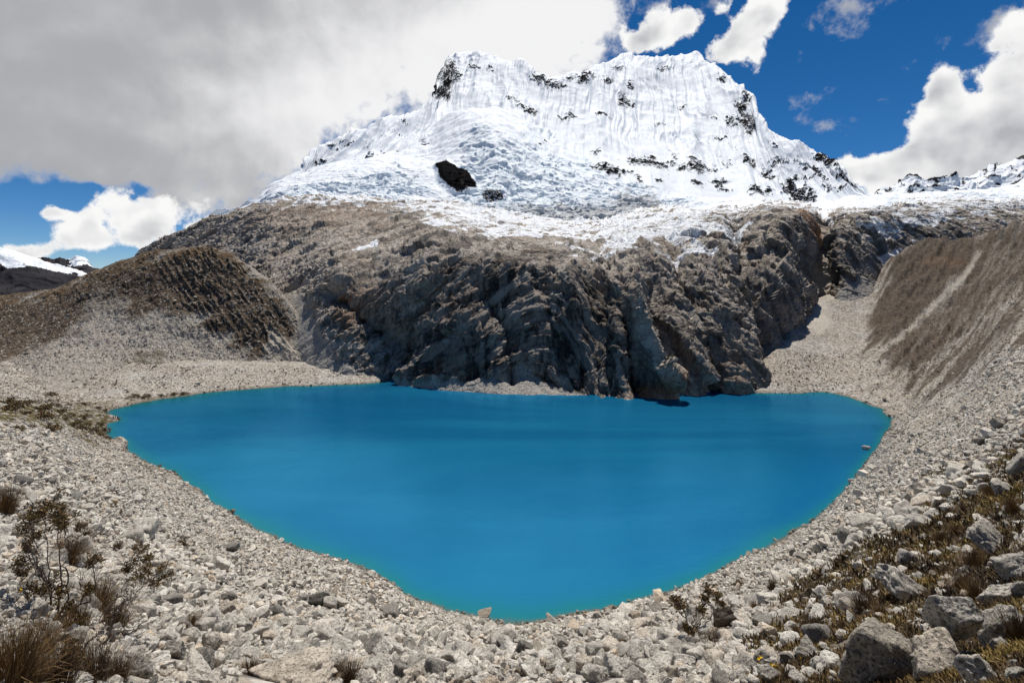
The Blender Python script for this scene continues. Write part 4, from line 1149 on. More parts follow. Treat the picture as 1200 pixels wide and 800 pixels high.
# kind, column, row of the foot, height in picture units, label
TUFT_LIST = [
 ('tussock',10,802,72,'big dark rust grass tussock in the bottom left corner'),
 ('dark',62,808,60,'dark brown grass tuft in front of the speckled boulder'),
 ('gold',32,806,44,'yellowish grass tuft left of the speckled boulder'),
 ('dark',104,806,58,'dark brown tuft at the bottom between the leafy shrub and the bare branch'),
 ('dark',134,800,34,'low dark brown tuft at the bottom left of the forked branch tip'),
 ('tussock',46,770,44,'rust brown grass tussock behind the corner tussock'),
 ('dark',88,742,40,'dark grass tuft between the tall shrub and the forked branch'),
 ('tussock',80,664,38,'golden brown grass tussock behind the tall bare shrub'),
 ('tussock',114,722,44,'upright brown grass tussock between the two leafy shrubs'),
 ('tussock',6,604,36,'rust grass tussock at the left picture edge'),
 ('low',128,736,22,'low reddish tuft below the upright brown tussock'),
 ('low',96,628,10,'low dark tuft beside the dry twig'),
 ('low',88,622,11,'low dark tuft right of the shrub crown'),
 ('low',62,648,12,'low brown tuft behind the shrub stems'),
 ('gold',184,712,14,'small golden tuft right of the second shrub'),
 ('gold',198,708,15,'small pale tuft right of the second shrub crown'),
 ('tussock',224,737,20,'golden tuft on the scree above the pale speckled boulder'),
 ('low',212,742,10,'tiny reddish tuft left of the golden scree tuft'),
 ('dark',392,797,24,'dark grass tuft right of the broad cream boulder'),
 ('dark',408,803,30,'spiky dark tuft at the bottom right of the cream boulder'),
 ('low',292,790,14,'red brown cushion tuft against the broad cream boulder'),
 ('low',136,643,8,'tiny dark tuft on the left slope below the dry twig'),
 ('low',212,640,7,'tiny brown tuft on the pale left slope'),
 ('low',154,647,7,'tiny dark tuft on the pale left slope'),
 ('low',604,778,8,'tiny rust tuft above the rust orange stone'),
 ('low',637,788,10,'brown tuft in the rubble right of the rust orange stone'),
 ('gold',732,757,10,'yellow tuft on the crest rubble, left of a pair'),
 ('gold',748,755,11,'yellow tuft on the crest rubble, right of a pair'),
 ('tussock',780,757,15,'brown grass tuft left of the right green shrub'),
 ('dark',832,762,22,'dark tuft at the foot of the right green shrub'),
 ('gold',829,772,14,'pale golden tuft below the right green shrub'),
 ('dark',844,752,18,'reddish tuft at the foot of the dark brown boulder'),
 ('dark',906,692,15,'small dark tuft in the scree right of the green shrub'),
 ('dark',1197,754,40,'spiky dark red tuft beside the rounded boulder at the right edge'),
 ('dark',1014,722,30,'black green tuft left of the long slanting boulder'),
 ('gold',1033,724,18,'yellow green tuft against the stained boulder'),
 ('tussock',1144,706,26,'dry grass tuft behind the upright block'),
 ('tussock',1128,694,24,'dry grass tuft above the upright block'),
 ('gold',1142,668,26,'golden grass tuft on the slope under the split boulder'),
 ('dark',948,738,18,'dark tuft above the speckled grey boulder'),
 ('dark',962,742,18,'dark tuft behind the speckled grey boulder'),
 ('tussock',934,748,16,'brown tuft left of the speckled grey boulder'),
 ('dark',926,800,22,'dark brown tuft at the bottom beside the yellow flowers'),
 ('dark',1004,800,28,'dark tuft against the stained boulder at the bottom edge'),
 ('gold',1103,638,18,'golden tuft in the brown herb band'),
 ('gold',1122,630,18,'tawny tuft in the brown herb band'),
 ('dark',1130,602,12,'dark tuft by the white slab in the herb band'),
 ('gold',1160,585,18,'tawny tuft below the grey lichened boulder'),
 ('tussock',1186,603,22,'brown tussock on the right edge slope'),
 ('dark',996,690,14,'dark tuft at the upper edge of the herb slope'),
 ('tussock',975,700,12,'tan tuft on the upper herb slope'),
 ('gold',885,715,11,'yellowish tuft right of the dark brown boulder'),
 ('gold',912,722,13,'tan tuft on the scree above the small white block'),
 ('tussock',1065,655,16,'rust tuft above the long slanting boulder'),
]
for kind, px, py, hp, label in TUFT_LIST:
    b = hit(px, min(py, 799)) if py < 800 else hit(px, py)
    src = TUFTS[kind, random.randrange(2)]
    o = src.copy(); COL.objects.link(o); o.name = 'grass_tuft'
    hgt = {'tussock': .80, 'dark': .60, 'gold': .48, 'low': .30}[kind]
    k = hp / F * b[1] / hgt
    o.location = (b * S) - np.array([0, 0, .03]); o.scale = (k * random.uniform(.9, 1.2), k, k); o.rotation_euler = (random.uniform(-.1, .1), random.uniform(-.1, .1), random.uniform(0, 6))
    tag(o, label, 'grass tuft', 'grass tufts on the slopes')
for o in TUFTS.values(): bpy.data.objects.remove(o)

def tube(pts, r0, r1, sides=6):
    pts = np.array(pts, float); n = len(pts); V = []; Fc = []
    for i, p in enumerate(pts):
        t = pts[min(i + 1, n - 1)] - pts[max(i - 1, 0)]; t /= np.linalg.norm(t) + 1e-9
        a = np.cross(t, [.3, .9, .2]); a /= np.linalg.norm(a); b = np.cross(t, a)
        rr_ = r0 + (r1 - r0) * i / (n - 1)
        for k in range(sides):
            an = 2 * math.pi * k / sides
            V.append(p + (a * math.cos(an) + b * math.sin(an)) * rr_)
    for i in range(n - 1):
        for k in range(sides):
            Fc.append([i*sides + k, i*sides + (k+1) % sides, (i+1)*sides + (k+1) % sides, (i+1)*sides + k])
    return V, Fc
class Acc:
    def __init__(s): s.V = []; s.F = []; s.H = []
    def add(s, V, Fc, h):
        b = len(s.V); s.V += [np.asarray(v) for v in V]; s.F += [[i + b for i in f] for f in Fc]
        s.H += (list(h) if hasattr(h, '__len__') else [h] * len(V))
    def build(s, name, mat, parent, origin):
        return mesh_np(name, (np.array(s.V) - origin) * S, np.array(s.F), mat, dict(hue=np.array(s.H)), smooth=False, parent=parent)
def curve(pts, sub=5, jit=.0, r=random):
    pts = np.array(pts, float); t = np.arange(len(pts)); tq = np.linspace(0, len(pts) - 1, (len(pts) - 1) * sub + 1)
    c = pchip(t, pts, tq)
    c[1:] += np.array([[r.gauss(0, jit) for _ in range(3)] for _ in range(len(c) - 1)])
    return c
def leaves(acc, c, rad, n, size, r):
    for _ in range(n):
        v = np.array([r.gauss(0, 1) for _ in range(3)]); v = v / np.linalg.norm(v) * rad * r.random() ** .45
        p = c + v * np.array([1, 1, .85])
        a = np.array([r.gauss(0, 1) for _ in range(3)]) + v / rad * .8 + np.array([0, 0, .6]); a /= np.linalg.norm(a)
        b = np.cross(a, [r.gauss(0, 1), r.gauss(0, 1), r.gauss(0, 1)]); b /= np.linalg.norm(b)
        l = size * r.uniform(.7, 1.3); w_ = l * .34; up_ = np.cross(a, b) * l * .12
        acc.add([p, p + a * l * .5 + b * w_ + up_, p + a * l, p + a * l * .5 - b * w_ + up_], [[0, 1, 2, 3]], min(1, max(0, r.gauss(.45, .28))))

def shrub(label, foot, stems, clumps, thick, leaf, seed, twigs=5, crad=11, nl=70, drift=1.0, group='shrubs on the scree'):
    """foot: picture point on the ground; stems: picture polylines (+ depth drift); clumps: picture points carrying leaves"""
    r = random.Random(seed)
    b = hit(*foot); Y = b[1]
    def at(p, dy=0):
        y = Y + dy * Y / F
        return np.array([(p[0] - 600) / F * y, y, CH - (p[1] - HZ) / F * y])
    br, fo = Acc(), Acc(); allc = []
    for st in stems:
        dr = r.uniform(-38, 38) * drift
        pts = [at(p, dr * (i / (len(st) - 1)) ** 1.2) for i, p in enumerate(st)]
        if abs(st[0][0] - foot[0]) + abs(st[0][1] - foot[1]) < 14: pts[0] = b
        c = curve(pts, 5, .004 * Y * .5, r)
        V, Fc = tube(c, thick, thick * .28); br.add(V, Fc, r.uniform(.2, .8))
        L = len(c); allc += list(c[2:])
        for _ in range(twigs):                               # side twigs
            i = r.randint(L // 3, L - 2)
            d = c[min(i + 2, L - 1)] - c[i - 1]; d = d / np.linalg.norm(d)
            q = np.array([r.gauss(0, 1), r.gauss(0, 1), r.gauss(.3, .8)]); q = d * .8 + q * .6; q /= np.linalg.norm(q)
            ln = r.uniform(9, 26) / F * Y
            q2 = q + np.array([r.gauss(0, .4), r.gauss(0, .4), r.gauss(.2, .3)])
            tp_ = [c[i], c[i] + q * ln * .5, c[i] + q * ln * .5 + q2 * ln * .5]
            V, Fc = tube(curve(tp_, 3, .002 * Y, r), thick * .32, thick * .1, 4); br.add(V, Fc, r.uniform(.3, 1))
            if r.random() < .25: leaves(fo, tp_[-1], 3.5 / F * Y, 8, leaf, r)
    for cx, cy, sc in clumps:
        c0 = at((cx, cy))
        near = min(allc, key=lambda q: math.hypot(q[0] - c0[0], q[2] - c0[2]))
        k = (near[1] + r.uniform(-10, 10) * Y / F) / c0[1]
        c = np.array([c0[0] * k, c0[1] * k, CH + (c0[2] - CH) * k])
        V, Fc = tube(curve([near, (near + c) / 2 + np.array([0, 0, .006 * Y]), c], 3, .001 * Y, r), thick * .4, thick * .22, 5); br.add(V, Fc, .45)
        for _ in range(8):                                   # a clump is several rosettes on short twigs
            v = np.array([r.gauss(0, 1), r.gauss(0, 1), r.gauss(.1, .9)]) * crad * sc * .42 / F * Y
            V, Fc = tube([c, c + v * .5, c + v], thick * .28, thick * .1, 4); br.add(V, Fc, .4)
            leaves(fo, c + v, crad * sc * .50 / F * Y, int(nl / 3.2), leaf * 1.25, r)
    root = empty('shrub', b * S); tag(root, label, 'shrub', group)
    br.build('branches', M_BARK, root, b)
    fo.build('foliage', M_LEAF, root, b)
    return root
shrub('tall half bare shrub with olive leaf clumps in the bottom left', (62,728),
  [[(62,728),(60,700),(47,668),(42,640),(36,612)], [(62,728),(68,706),(58,680),(56,650),(52,606)], [(62,728),(84,716),(104,700),(112,676),(108,654)], [(62,728),(52,716),(50,690),(44,664),(30,644)], [(62,728),(56,745),(62,768)], [(62,728),(80,742),(100,738)], [(62,728),(46,738),(26,732)], [(63,727),(72,690),(70,655),(68,628),(64,598)], [(61,730),(48,708),(36,702),(28,690),(22,668)], [(64,728),(80,700),(76,668),(80,640),(74,612)], [(62,730),(55,745),(58,700),(40,650),(30,630)], [(66,726),(92,712),(98,690),(92,672)], [(60,735),(40,715),(22,712)]],
  [(36,608,1.0),(28,622,.9),(42,600,.7),(62,590,1.1),(72,600,.9),(56,597,.7),(76,614,.8),(22,660,.8),(27,672,.5),(50,690,1.0),(62,684,.9),(70,694,.8),(42,628,.6),(66,612,.7),(46,742,.9),(70,748,.9),(30,730,.8),(94,730,.8),(58,716,.8),(84,712,.6),(108,656,.7),(104,690,.5),(32,642,.7),(52,760,.9),(76,772,.8)], .017, .034, 11, 16, 12, 120)
shrub('second shrub with leafy crown and grey twigs right of the tall bare shrub', (128,742),
  [[(128,742),(126,718),(140,694),(152,672),(163,650)], [(128,742),(134,715),(158,695),(176,680),(190,668)], [(129,742),(140,712),(150,700),(160,690)], [(128,742),(132,720),(144,702),(148,682)], [(127,743),(118,722),(140,708),(166,700)]],
  [(163,646,1.0),(170,654,.8),(154,662,.9),(174,668,.8),(188,666,.9),(195,676,.8),(180,682,.7),(148,668,.5),(160,676,.8)], .012, .030, 12, 26, 10, 110)
shrub('bare forked grey branch sprawling over the bottom left rubble', (94,772),
  [[(94,772),(106,764),(122,752),(140,740),(160,736),(174,722)], [(94,772),(104,750),(116,742),(128,728)], [(122,752),(130,742),(128,726)], [(140,740),(150,742),(166,730)]],
  [(92,766,.35)], .016, .03, 13, 4, 8, 14, 0)
shrub('low leafy green shrub at the bottom under the bare branches', (82,796),
  [[(82,796),(84,775),(88,756)], [(82,796),(78,780),(76,766)], [(82,796),(92,782),(96,770)]],
  [(86,758,.8),(82,772,.9),(78,784,.8),(90,774,.7),(72,790,.7)], .012, .036, 14, 4, 11, 70)
shrub('green topped shrub on the right scree before the water', (815,752),
  [[(815,752),(818,735),(826,715),(832,694)], [(815,752),(808,735),(800,718),(792,705)], [(815,752),(822,738),(838,718),(846,704)], [(815,752),(812,730),(818,712)], [(815,752),(802,738),(786,724)]],
  [(832,691,.9),(840,700,.8),(826,702,.7),(792,702,.8),(798,712,.6),(822,714,.6),(846,708,.4),(808,738,.7),(820,740,.8),(812,746,.8)], .030, .075, 15, 8, 9, 80)
shrub('dry leafless twig lying out over the left scree', (104,630),
  [[(104,630),(116,626),(128,622),(136,612),(142,600)], [(116,626),(130,628),(138,624)]], [(142,600,.3)], .03, .05, 16, 6, 6, 14, 0)
shrub('dark small bush beside the dark brown boulder in the scree', (864,690), [[(864,690),(863,684),(866,679)], [(864,690),(868,685)]], [(864,684,.7),(868,687,.6),(861,688,.6)], .03, .09, 17, 3, 7, 80)

# bushes along the left shore
rb = random.Random(5)
bushV = []
for v in range(3):
    a = Acc(); r = random.Random(60 + v)
    for _ in range(9): leaves(a, np.array([r.gauss(0, .42), r.gauss(0, .42), abs(r.gauss(.32, .15))]), .32, 46, .17, r)
    st_ = Acc()
    for _ in range(7):
        V, Fc = tube(curve([(0, 0, -.1), (r.gauss(0, .15), r.gauss(0, .15), .2), (r.gauss(0, .4), r.gauss(0, .4), .5)], 3, .01, r), .03, .012, 4); st_.add(V, Fc, .4)
    bushV.append((a, st_))
bush_src = []
for a, st_ in bushV:
    e = empty('shore_bush', (0, 0, 0)); br = st_.build('branches', M_BARK, e, np.zeros(3)); f = a.build('foliage', M_LEAF, e, np.zeros(3))
    bush_src.append((e, br, f))
SHORE = [(8,473),(20,478),(34,474),(30,486),(46,482),(56,478),(62,490),(70,484),(76,492),(84,488),(92,496),(98,490),(104,499),(112,503),(118,498),(108,508),(118,511),(124,505),(126,515),(96,504),(86,500),(60,471),(82,476),(116,479),(122,482),(26,505),(62,506),(140,508),(16,482),(50,491),
         (158,466),(166,467),(174,465),(190,464),(204,463),(216,462),(60,464),(100,474)]
used = set(); bl = []
for k, (px, py) in enumerate(SHORE):
    b = hit(px, py)
    e0, br0, f0 = bush_src[k % 3]
    if k % 3 in used:
        e = e0.copy(); COL.objects.link(e)
        for ch in (br0, f0):
            c = ch.copy(); COL.objects.link(c); c.parent = e
    else: e = e0; used.add(k % 3)
    s_ = rb.uniform(.9, 1.6) * (1.15 if py < 470 else 1)
    e.location = b * S; e.scale = (s_ * 1.25, s_ * 1.1, s_); e.rotation_euler = (0, 0, rb.uniform(0, 6))
    bl.append((e, px, py))
rows = [('in the upper row of the left shore thicket', lambda x, y: y < 481 and x < 145), ('in the middle of the left shore thicket', lambda x, y: 481 <= y < 494 and x < 145), ('along the lower edge of the left shore thicket', lambda x, y: y >= 494 and x < 145), ('on the far left shore beside the water', lambda x, y: x >= 145)]
for wds, fn in rows:
    mem = sorted([b_ for b_ in bl if fn(b_[1], b_[2])], key=lambda b_: b_[1])
    for k, b_ in enumerate(mem): tag(b_[0], f'{ordinal(k)} dark bush from left {wds}', 'bush', 'bushes along the left shore')

# herbs: low growth between the stones, nobody could count it
def herbs():
    r = np.random.default_rng(3)
    n = 110000
    px = r.uniform(820, 1400, n); Y = np.exp(r.uniform(math.log(2.2), math.log(60), n))
    vg = ground_at(px, Y, GVEG); z = ground_at(px, Y)
    x = (px - 600) / F * Y
    pt = fbm(np.stack([x / 1.6, Y / 1.6, z * 0], 1), 4, .6, seed=57); hueP = fbm(np.stack([x / 2.6, Y / 2.6, z * 0 + 9], 1), 3, seed=58)
    k = (r.random(n) < vg * np.clip(.55 + pt * 1.7, 0, 1))
    x, Y, z, hueP = x[k], Y[k], z[k], hueP[k]
    m = len(x); nb = 9
    X = np.repeat(np.stack([x, Y, z], 1), nb, 0); m2 = len(X)
    sz = np.repeat(np.minimum(r.uniform(.08, .21, m) * np.clip(Y / 14, .5, 1.9), Y * 9.5 / F), nb) * r.uniform(.5, 1.2, m2)
    a = r.uniform(0, 6.283, m2); t = np.abs(r.normal(0, .95, m2))
    d = np.stack([np.cos(a) * np.sin(t), np.sin(a) * np.sin(t), np.cos(t)], 1)
    s_ = np.stack([-np.sin(a), np.cos(a), 0 * a], 1) * (sz * .10)[:, None]
    X = X + np.stack([np.cos(a), np.sin(a), 0 * a], 1) * (sz * r.uniform(0, .7, m2))[:, None]
    tip = X + d * sz[:, None]; mid_ = X + d * (sz * .55)[:, None]
    V = np.stack([X, mid_ + s_, tip, mid_ - s_], 1).reshape(-1, 3)
    hue = np.clip(np.repeat(.40 + hueP * .9, nb) + r.normal(0, .2, m2), 0, 1)
    o = mesh_np('herb_undergrowth', V * S, np.arange(len(V)).reshape(-1, 4), M_HERB, dict(hue=np.repeat(hue, 4)), smooth=False)
    o['kind'] = 'stuff'
    print('herbs', m)
herbs()
# yellow flowers
def flower_at(px, py, size, label, n=5):
    b = hit(px, py) if py > 700 else hit(px, 700)
    Y = b[1]; c = np.array([(px - 600) / F * Y, Y, CH - (py - HZ) / F * Y]) if py <= 700 else b + np.array([0, 0, .12])
    a, st_ = Acc(), Acc(); r = random.Random(int(px))
    for k in range(n):
        cc_ = c + np.array([r.gauss(0, 1), r.gauss(0, 1), r.gauss(0, 1.4)]) * size * .5
        V, Fc = tube([b, (b + cc_) / 2 + np.array([r.gauss(0, .02), 0, 0]), cc_], .006, .003, 4); st_.add(V, Fc, .5)
        for j in range(7):
            an = j * 6.283 / 7 + r.random(); d_ = np.array([math.cos(an), math.sin(an) * .6 - .4, math.sin(an) * .5 + .35]); s_ = np.cross(d_, [0, -.6, .8]) * .35
            a.add([cc_, cc_ + (d_ * .5 + s_) * size * .5, cc_ + d_ * size * .5, cc_ + (d_ * .5 - s_) * size * .5], [[0, 1, 2, 3]], r.random())
    e = empty('yellow_flower', b * S); tag(e, label, 'flower', 'yellow flowers among the stones')
    st_.build('stem', M_LEAF, e, b); a.build('blossom', M_YELLOW, e, b)
flower_at(25, 691, .045, 'single yellow flower spike behind the tall bare shrub', 6)
flower_at(905, 786, .09, 'yellow flowers left of the stained boulder, lowest clump', 5)
flower_at(890, 780, .08, 'yellow flowers at the bottom of the herb slope, left clump', 4)
flower_at(938, 778, .07, 'yellow flowers below the speckled grey boulder', 4)

# ------------------------------------------------------------------ walkers on the spit
def mat_person(name, jacket, trousers):
    t = NT(name)
    sp = t.n('ShaderNodeSeparateXYZ'); t.l(t.n('ShaderNodeTexCoord').outputs['Object'], sp.inputs[0])
    c = t.mix(t.math('GREATER_THAN', sp.outputs[2], .88), trousers, jacket)
    c = t.mix(t.math('GREATER_THAN', sp.outputs[2], 1.47), c, (.30, .17, .11))
    c = t.mix(t.math('GREATER_THAN', sp.outputs[2], 1.63), c, (.03, .025, .02))
    return t.fin(c, .8, .2)
def person(px, py, hgt, jacket, trousers, turn, stride, label):
    b = hit(px, py)
    J = [(0, 0, .95), (0, 0, 1.18), (0, 0, 1.40), (0, .01, 1.50), (0, .02, 1.60), (0, .02, 1.70),
         (.20, 0, 1.38), (.25, .02 + stride * .5, 1.12), (.24, .10 + stride * .6, .90), (-.20, 0, 1.38), (-.25, .02 - stride * .5, 1.12), (-.24, .10 - stride * .6, .90),
         (.10, 0, .90), (.11, .04 + stride, .50), (.11, stride * 1.4, .06), (.11, .14 + stride * 1.4, .03), (-.10, 0, .90), (-.11, .04 - stride, .50), (-.11, -stride * 1.4, .06), (-.11, .14 - stride * 1.4, .03)]
    E = [(0,1),(1,2),(2,3),(3,4),(4,5),(2,6),(6,7),(7,8),(2,9),(9,10),(10,11),(0,12),(12,13),(13,14),(14,15),(0,16),(16,17),(17,18),(18,19)]
    rad = [.15,.15,.16,.06,.10,.085,.075,.055,.045,.075,.055,.045,.095,.07,.05,.04,.095,.07,.05,.04]
    me = bpy.data.meshes.new('person'); me.from_pydata(J, E, [])
    o = bpy.data.objects.new('person', me); COL.objects.link(o)
    sk = o.modifiers.new('skin', 'SKIN')
    lay_ = me.skin_vertices[0].data if me.skin_vertices else None
    if lay_ is None:
        bm = bmesh.new(); bm.from_mesh(me); bm.verts.layers.skin.verify(); bm.to_mesh(me); bm.free(); lay_ = me.skin_vertices[0].data
    for v, q in zip(lay_, rad): v.radius = (q, q)
    lay_[0].use_root = True
    sb = o.modifiers.new('smooth', 'SUBSURF'); sb.levels = 1; sb.render_levels = 1
    me.materials.append(mat_person('walker_clothes', jacket, trousers))
    k = hgt / 1.75
    o.scale = (k, k, k); o.location = b * S; o.rotation_euler = (0, 0, turn)
    tag(o, label, 'person', 'walkers on the sandy spit')
PEOPLE = [(133.0,491.0,1.75,(.02,.02,.03),(.02,.02,.025),.3,.05,'person in dark clothes standing leftmost on the sandy spit'),
 (135.4,490.6,1.8,(.03,.02,.02),(.03,.03,.035),2.5,.10,'person in black jacket standing second from left on the sandy spit'),
 (137.6,490.9,1.65,(.10,.02,.02),(.02,.02,.025),1.2,.04,'person in dark red jacket on the sandy spit'),
 (139.0,491.2,1.7,(.02,.03,.06),(.02,.02,.02),-1.,.08,'person in navy jacket on the sandy spit'),
 (141.3,491.0,1.7,(.04,.04,.04),(.02,.02,.02),.7,.06,'person in dark grey clothes standing rightmost on the sandy spit')]
for a_ in PEOPLE: person(*a_)

# ------------------------------------------------------------------ sky, sun, camera
SUN_EL, SUN_AZ = math.radians(68), math.radians(16)     # azimuth from straight ahead towards the right
W = bpy.data.worlds.new('World'); SC.world = W; W.use_nodes = True
wt = W.node_tree; wt.nodes.clear()
class WT(NT):
    def __init__(s): s.t = wt
w = WT()
wout = w.n('ShaderNodeOutputWorld')
sky = w.n('ShaderNodeTexSky', sky_type='NISHITA', sun_disc=False)
sky.sun_elevation = SUN_EL; sky.sun_rotation = SUN_AZ; sky.altitude = 4600; sky.air_density = 1.0; sky.dust_density = .15; sky.ozone_density = 3.0
hs = w.n('ShaderNodeHueSaturation'); hs.inputs['Saturation'].default_value = 1.32; hs.inputs['Value'].default_value = 1.15
w.l(sky.outputs[0], hs.inputs['Color'])
bg1 = w.n('ShaderNodeBackground'); w.l(hs.outputs[0], bg1.inputs[0]); bg1.inputs[1].default_value = .075
dirv = w.n('ShaderNodeTexCoord').outputs['Generated']
sp = w.n('ShaderNodeSeparateXYZ'); w.l(dirv, sp.inputs[0])
az = w.math('MULTIPLY', w.math('ARCTAN2', sp.outputs[0], sp.outputs[1]), 57.29578)
el = w.math('MULTIPLY', w.math('ARCSINE', sp.outputs[2]), 57.29578)
def azel(px, py):
    return math.degrees(math.atan((px - 600) / F)), math.degrees(math.atan2(HZ - py, math.hypot(F, px - 600)))
wn = w.noise(dirv, 3.2, 4, .55, col=True)
sn = w.n('ShaderNodeSeparateColor'); w.l(wn, sn.inputs[0])
azw = w.math('MULTIPLY_ADD', w.math('SUBTRACT', sn.outputs[0], .5), 9.0, az)
elw = w.math('MULTIPLY_ADD', w.math('SUBTRACT', sn.outputs[1], .5), 6.0, el)
def field(blobs):
    tot = None
    for px, py, rx, ry, a in blobs:
        a0, e0 = azel(px, py)
        c = 1 / math.cos(math.radians(a0))
        ra = rx / F * 57.3 / c ** 2; re = ry / F * 57.3 / c
        dx = w.math('MULTIPLY_ADD', azw, 1 / ra, -a0 / ra); dy = w.math('MULTIPLY_ADD', elw, 1 / re, -e0 / re)
        d2 = w.math('MULTIPLY_ADD', dy, dy, w.math('MULTIPLY', dx, dx))
        gss = w.math('EXPONENT', w.math('MULTIPLY', d2, -1.0))
        tot = w.math('MULTIPLY', gss, a) if tot is None else w.math('MULTIPLY_ADD', gss, a, tot)
    return tot
f1 = w.noise(dirv, 7.0, 13, .62, .1)
f2 = w.noise(dirv, 22, 9, .62, .2)
f3_ = w.voro(w.n('ShaderNodeTexCoord').outputs['Generated'], 24)
# heaped white clouds
cum = field([(1097,118,34,40,1.3),(1104,92,20,18,.9),(1060,196,60,26,1.3),(1120,180,70,45,1.5),(1165,150,40,42,1.2),(1196,95,28,40,1.4),(1020,205,50,15,1.2),(1250,120,70,90,1.2),(1350,120,90,70,1.1),
  (872,28,30,28,1.6),(892,12,20,18,1.0),(845,58,28,22,1.3),(880,84,12,24,.8),(770,46,30,20,1.5),(795,34,12,16,.9),(740,56,22,14,1.0),(985,205,24,12,.6),
  (92,280,50,17,1.5),(98,260,20,16,1.0),(15,290,40,13,1.3),(42,240,17,8,1.2),(57,246,14,5,.7),(170,282,30,18,1.3),(150,240,40,20,1.1),(215,265,50,26,1.2),(-60,280,60,20,.9)])
def shifted(v, o):
    a = w.n('ShaderNodeVectorMath', operation='ADD'); w.l(v, a.inputs[0]); a.inputs[1].default_value = o; return a.outputs[0]
dir2 = shifted(dirv, (.008, 0, .022))
g1 = w.noise(dir2, 7.0, 13, .62, .1); g2 = w.noise(shifted(dirv, (.003, 0, .008)), 22, 9, .62, .2)
def billow(v, sc):
    return w.voro(v, sc, 'SMOOTH_F1')
wv = w.n('ShaderNodeVectorMath', operation='MULTIPLY_ADD'); w.l(w.noise(dirv, 12, 4, .6, col=True), wv.inputs[0]); wv.inputs[1].default_value = (.05,) * 3; w.l(dirv, wv.inputs[2])
bv = w.math('MULTIPLY_ADD', billow(wv.outputs[0], 46), .45, billow(wv.outputs[0], 20))
env = w.ramp(cum, .04, .40)
ns = w.math('ADD', w.math('MULTIPLY', w.math('SUBTRACT', f1, .5), 3.6), w.math('MULTIPLY', w.math('SUBTRACT', f2, .5), 3.2))
ns = w.math('MULTIPLY_ADD', w.math('SUBTRACT', .55, bv), 1.1, ns)
dc = w.math('MULTIPLY_ADD', ns, env, cum)
ac = w.ramp(dc, .34, .92)
dir3 = shifted(dirv, (.012, 0, .030))
h1 = w.noise(dirv, 9.0, 3.5, .55, .2); k1 = w.noise(dir3, 9.0, 3.5, .55, .2)
wv3 = w.n('ShaderNodeVectorMath', operation='MULTIPLY_ADD'); w.l(w.noise(dir3, 12, 4, .6, col=True), wv3.inputs[0]); wv3.inputs[1].default_value = (.05,) * 3; w.l(dir3, wv3.inputs[2])
relief = w.math('MULTIPLY', w.math('SUBTRACT', h1, k1), 2.6)
relief = w.math('MULTIPLY_ADD', w.math('SUBTRACT', billow(wv3.outputs[0], 20), billow(wv.outputs[0], 20)), .9, relief)
inner = w.math('MULTIPLY', w.math('SUBTRACT', w.ramp(cum, .7, 2.0, .08, .62), relief, clamp=True), w.ramp(dc, .5, 1.2))
cc = w.mix(inner, (1.0, .998, .99), (.48, .49, .525))
# big grey layer on the left, brighter towards the peak
lay = field([(60,60,260,110,1.6),(330,60,230,120,1.6),(560,30,130,70,1.3),(655,40,55,40,1.0),(690,62,30,26,.7),(250,190,120,60,1.4),(90,165,130,36,1.0),(-200,120,200,150,1.6),(300,-150,500,120,1.6),(215,250,44,24,.8),
  (40,228,62,15,-1.5),(110,218,40,10,-.9),(165,220,14,10,-.7),(150,275,10,8,-.8)])
dl = w.math('MULTIPLY_ADD', w.math('SUBTRACT', f1, .5), 3.8, lay)
dl = w.math('MULTIPLY_ADD', w.math('SUBTRACT', f2, .5), 2.0, dl)
dl = w.math('MULTIPLY_ADD', w.math('SUBTRACT', .55, bv), .9, dl)
al = w.ramp(dl, .25, 1.15)
lit = field([(520,110,200,110,.85),(650,40,110,70,1.0),(400,160,130,60,.35),(230,250,60,30,.25)])
f4 = w.noise(dirv, 3.0, 9, .62, .5)
lf = w.math('MULTIPLY_ADD', w.math('SUBTRACT', f4, .5), 1.1, lit)
lf = w.math('MULTIPLY_ADD', w.math('SUBTRACT', f1, .5), .5, lf)
lf = w.math('MULTIPLY_ADD', relief, -.22, lf)
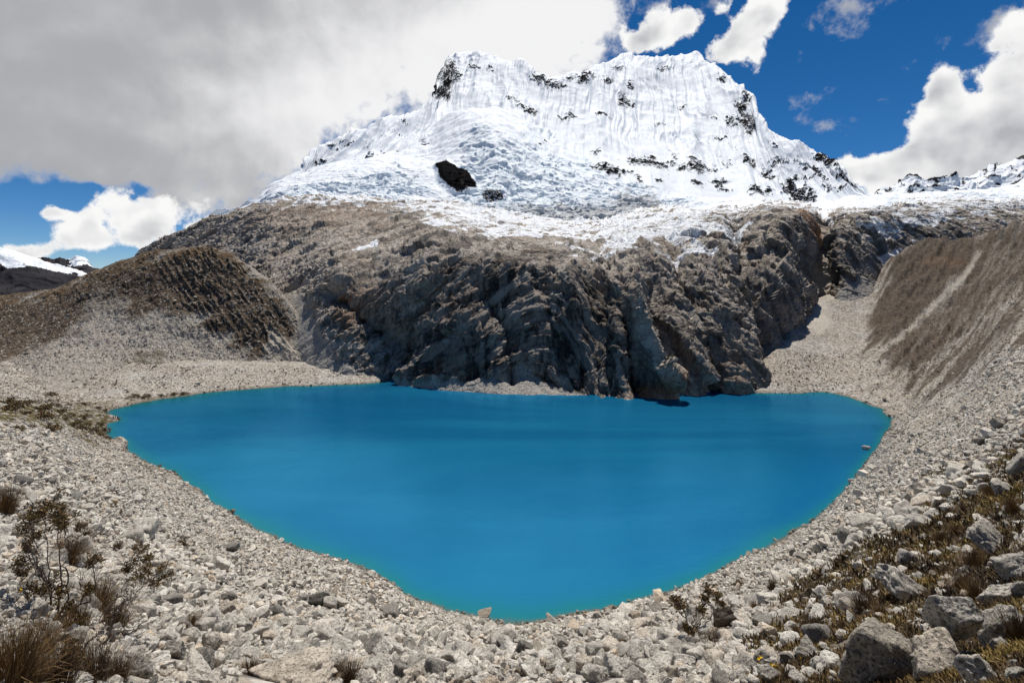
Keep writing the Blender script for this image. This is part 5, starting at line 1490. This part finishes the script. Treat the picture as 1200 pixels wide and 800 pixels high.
lc = w.mix(w.ramp(lf, -.15, 1.0), (.45, .455, .475), (.97, .97, .98))
lc = w.mix(w.ramp(dl, 1.1, .5, 0, .45), lc, (.85, .85, .87))
bgc = w.n('ShaderNodeBackground'); w.l(cc, bgc.inputs[0]); bgc.inputs[1].default_value = .95
bgl = w.n('ShaderNodeBackground'); w.l(lc, bgl.inputs[0]); bgl.inputs[1].default_value = .92
m1 = w.n('ShaderNodeMixShader'); w.l(al, m1.inputs[0]); w.l(bg1.outputs[0], m1.inputs[1]); w.l(bgl.outputs[0], m1.inputs[2])
m2 = w.n('ShaderNodeMixShader'); w.l(ac, m2.inputs[0]); w.l(m1.outputs[0], m2.inputs[1]); w.l(bgc.outputs[0], m2.inputs[2])
w.l(m2.outputs[0], wout.inputs[0])
W.cycles.sampling_method = 'MANUAL'; W.cycles.sample_map_resolution = 512

sl = bpy.data.lights.new('sun', 'SUN'); sl.energy = 5.0; sl.angle = math.radians(.5); sl.color = (1, .952, .88)
so = bpy.data.objects.new('sun', sl); COL.objects.link(so)
d = Vector((math.sin(SUN_AZ) * math.cos(SUN_EL), math.cos(SUN_AZ) * math.cos(SUN_EL), math.sin(SUN_EL)))
so.rotation_euler = d.to_track_quat('Z', 'Y').to_euler(); so.location = d * 500

cam = bpy.data.cameras.new('camera'); co = bpy.data.objects.new('camera', cam); COL.objects.link(co)
co.location = (0, 0, CH * S); co.rotation_euler = (math.radians(90), 0, 0)
cam.sensor_width = 36; cam.lens = 18; cam.shift_y = -70 / 1200
cam.clip_start = .05; cam.clip_end = 60000
SC.camera = co
vs = SC.view_settings; vs.view_transform = 'Standard'; vs.look = 'None'; vs.gamma = 1; vs.exposure = 0; vs.use_curve_mapping = False
SC.render.engine = 'CYCLES'
SC.cycles.max_bounces = 6; SC.cycles.diffuse_bounces = 3; SC.cycles.glossy_bounces = 2; SC.cycles.transmission_bounces = 2
SC.cycles.use_denoising = True
SC.cycles.use_adaptive_sampling = True; SC.cycles.adaptive_threshold = .02
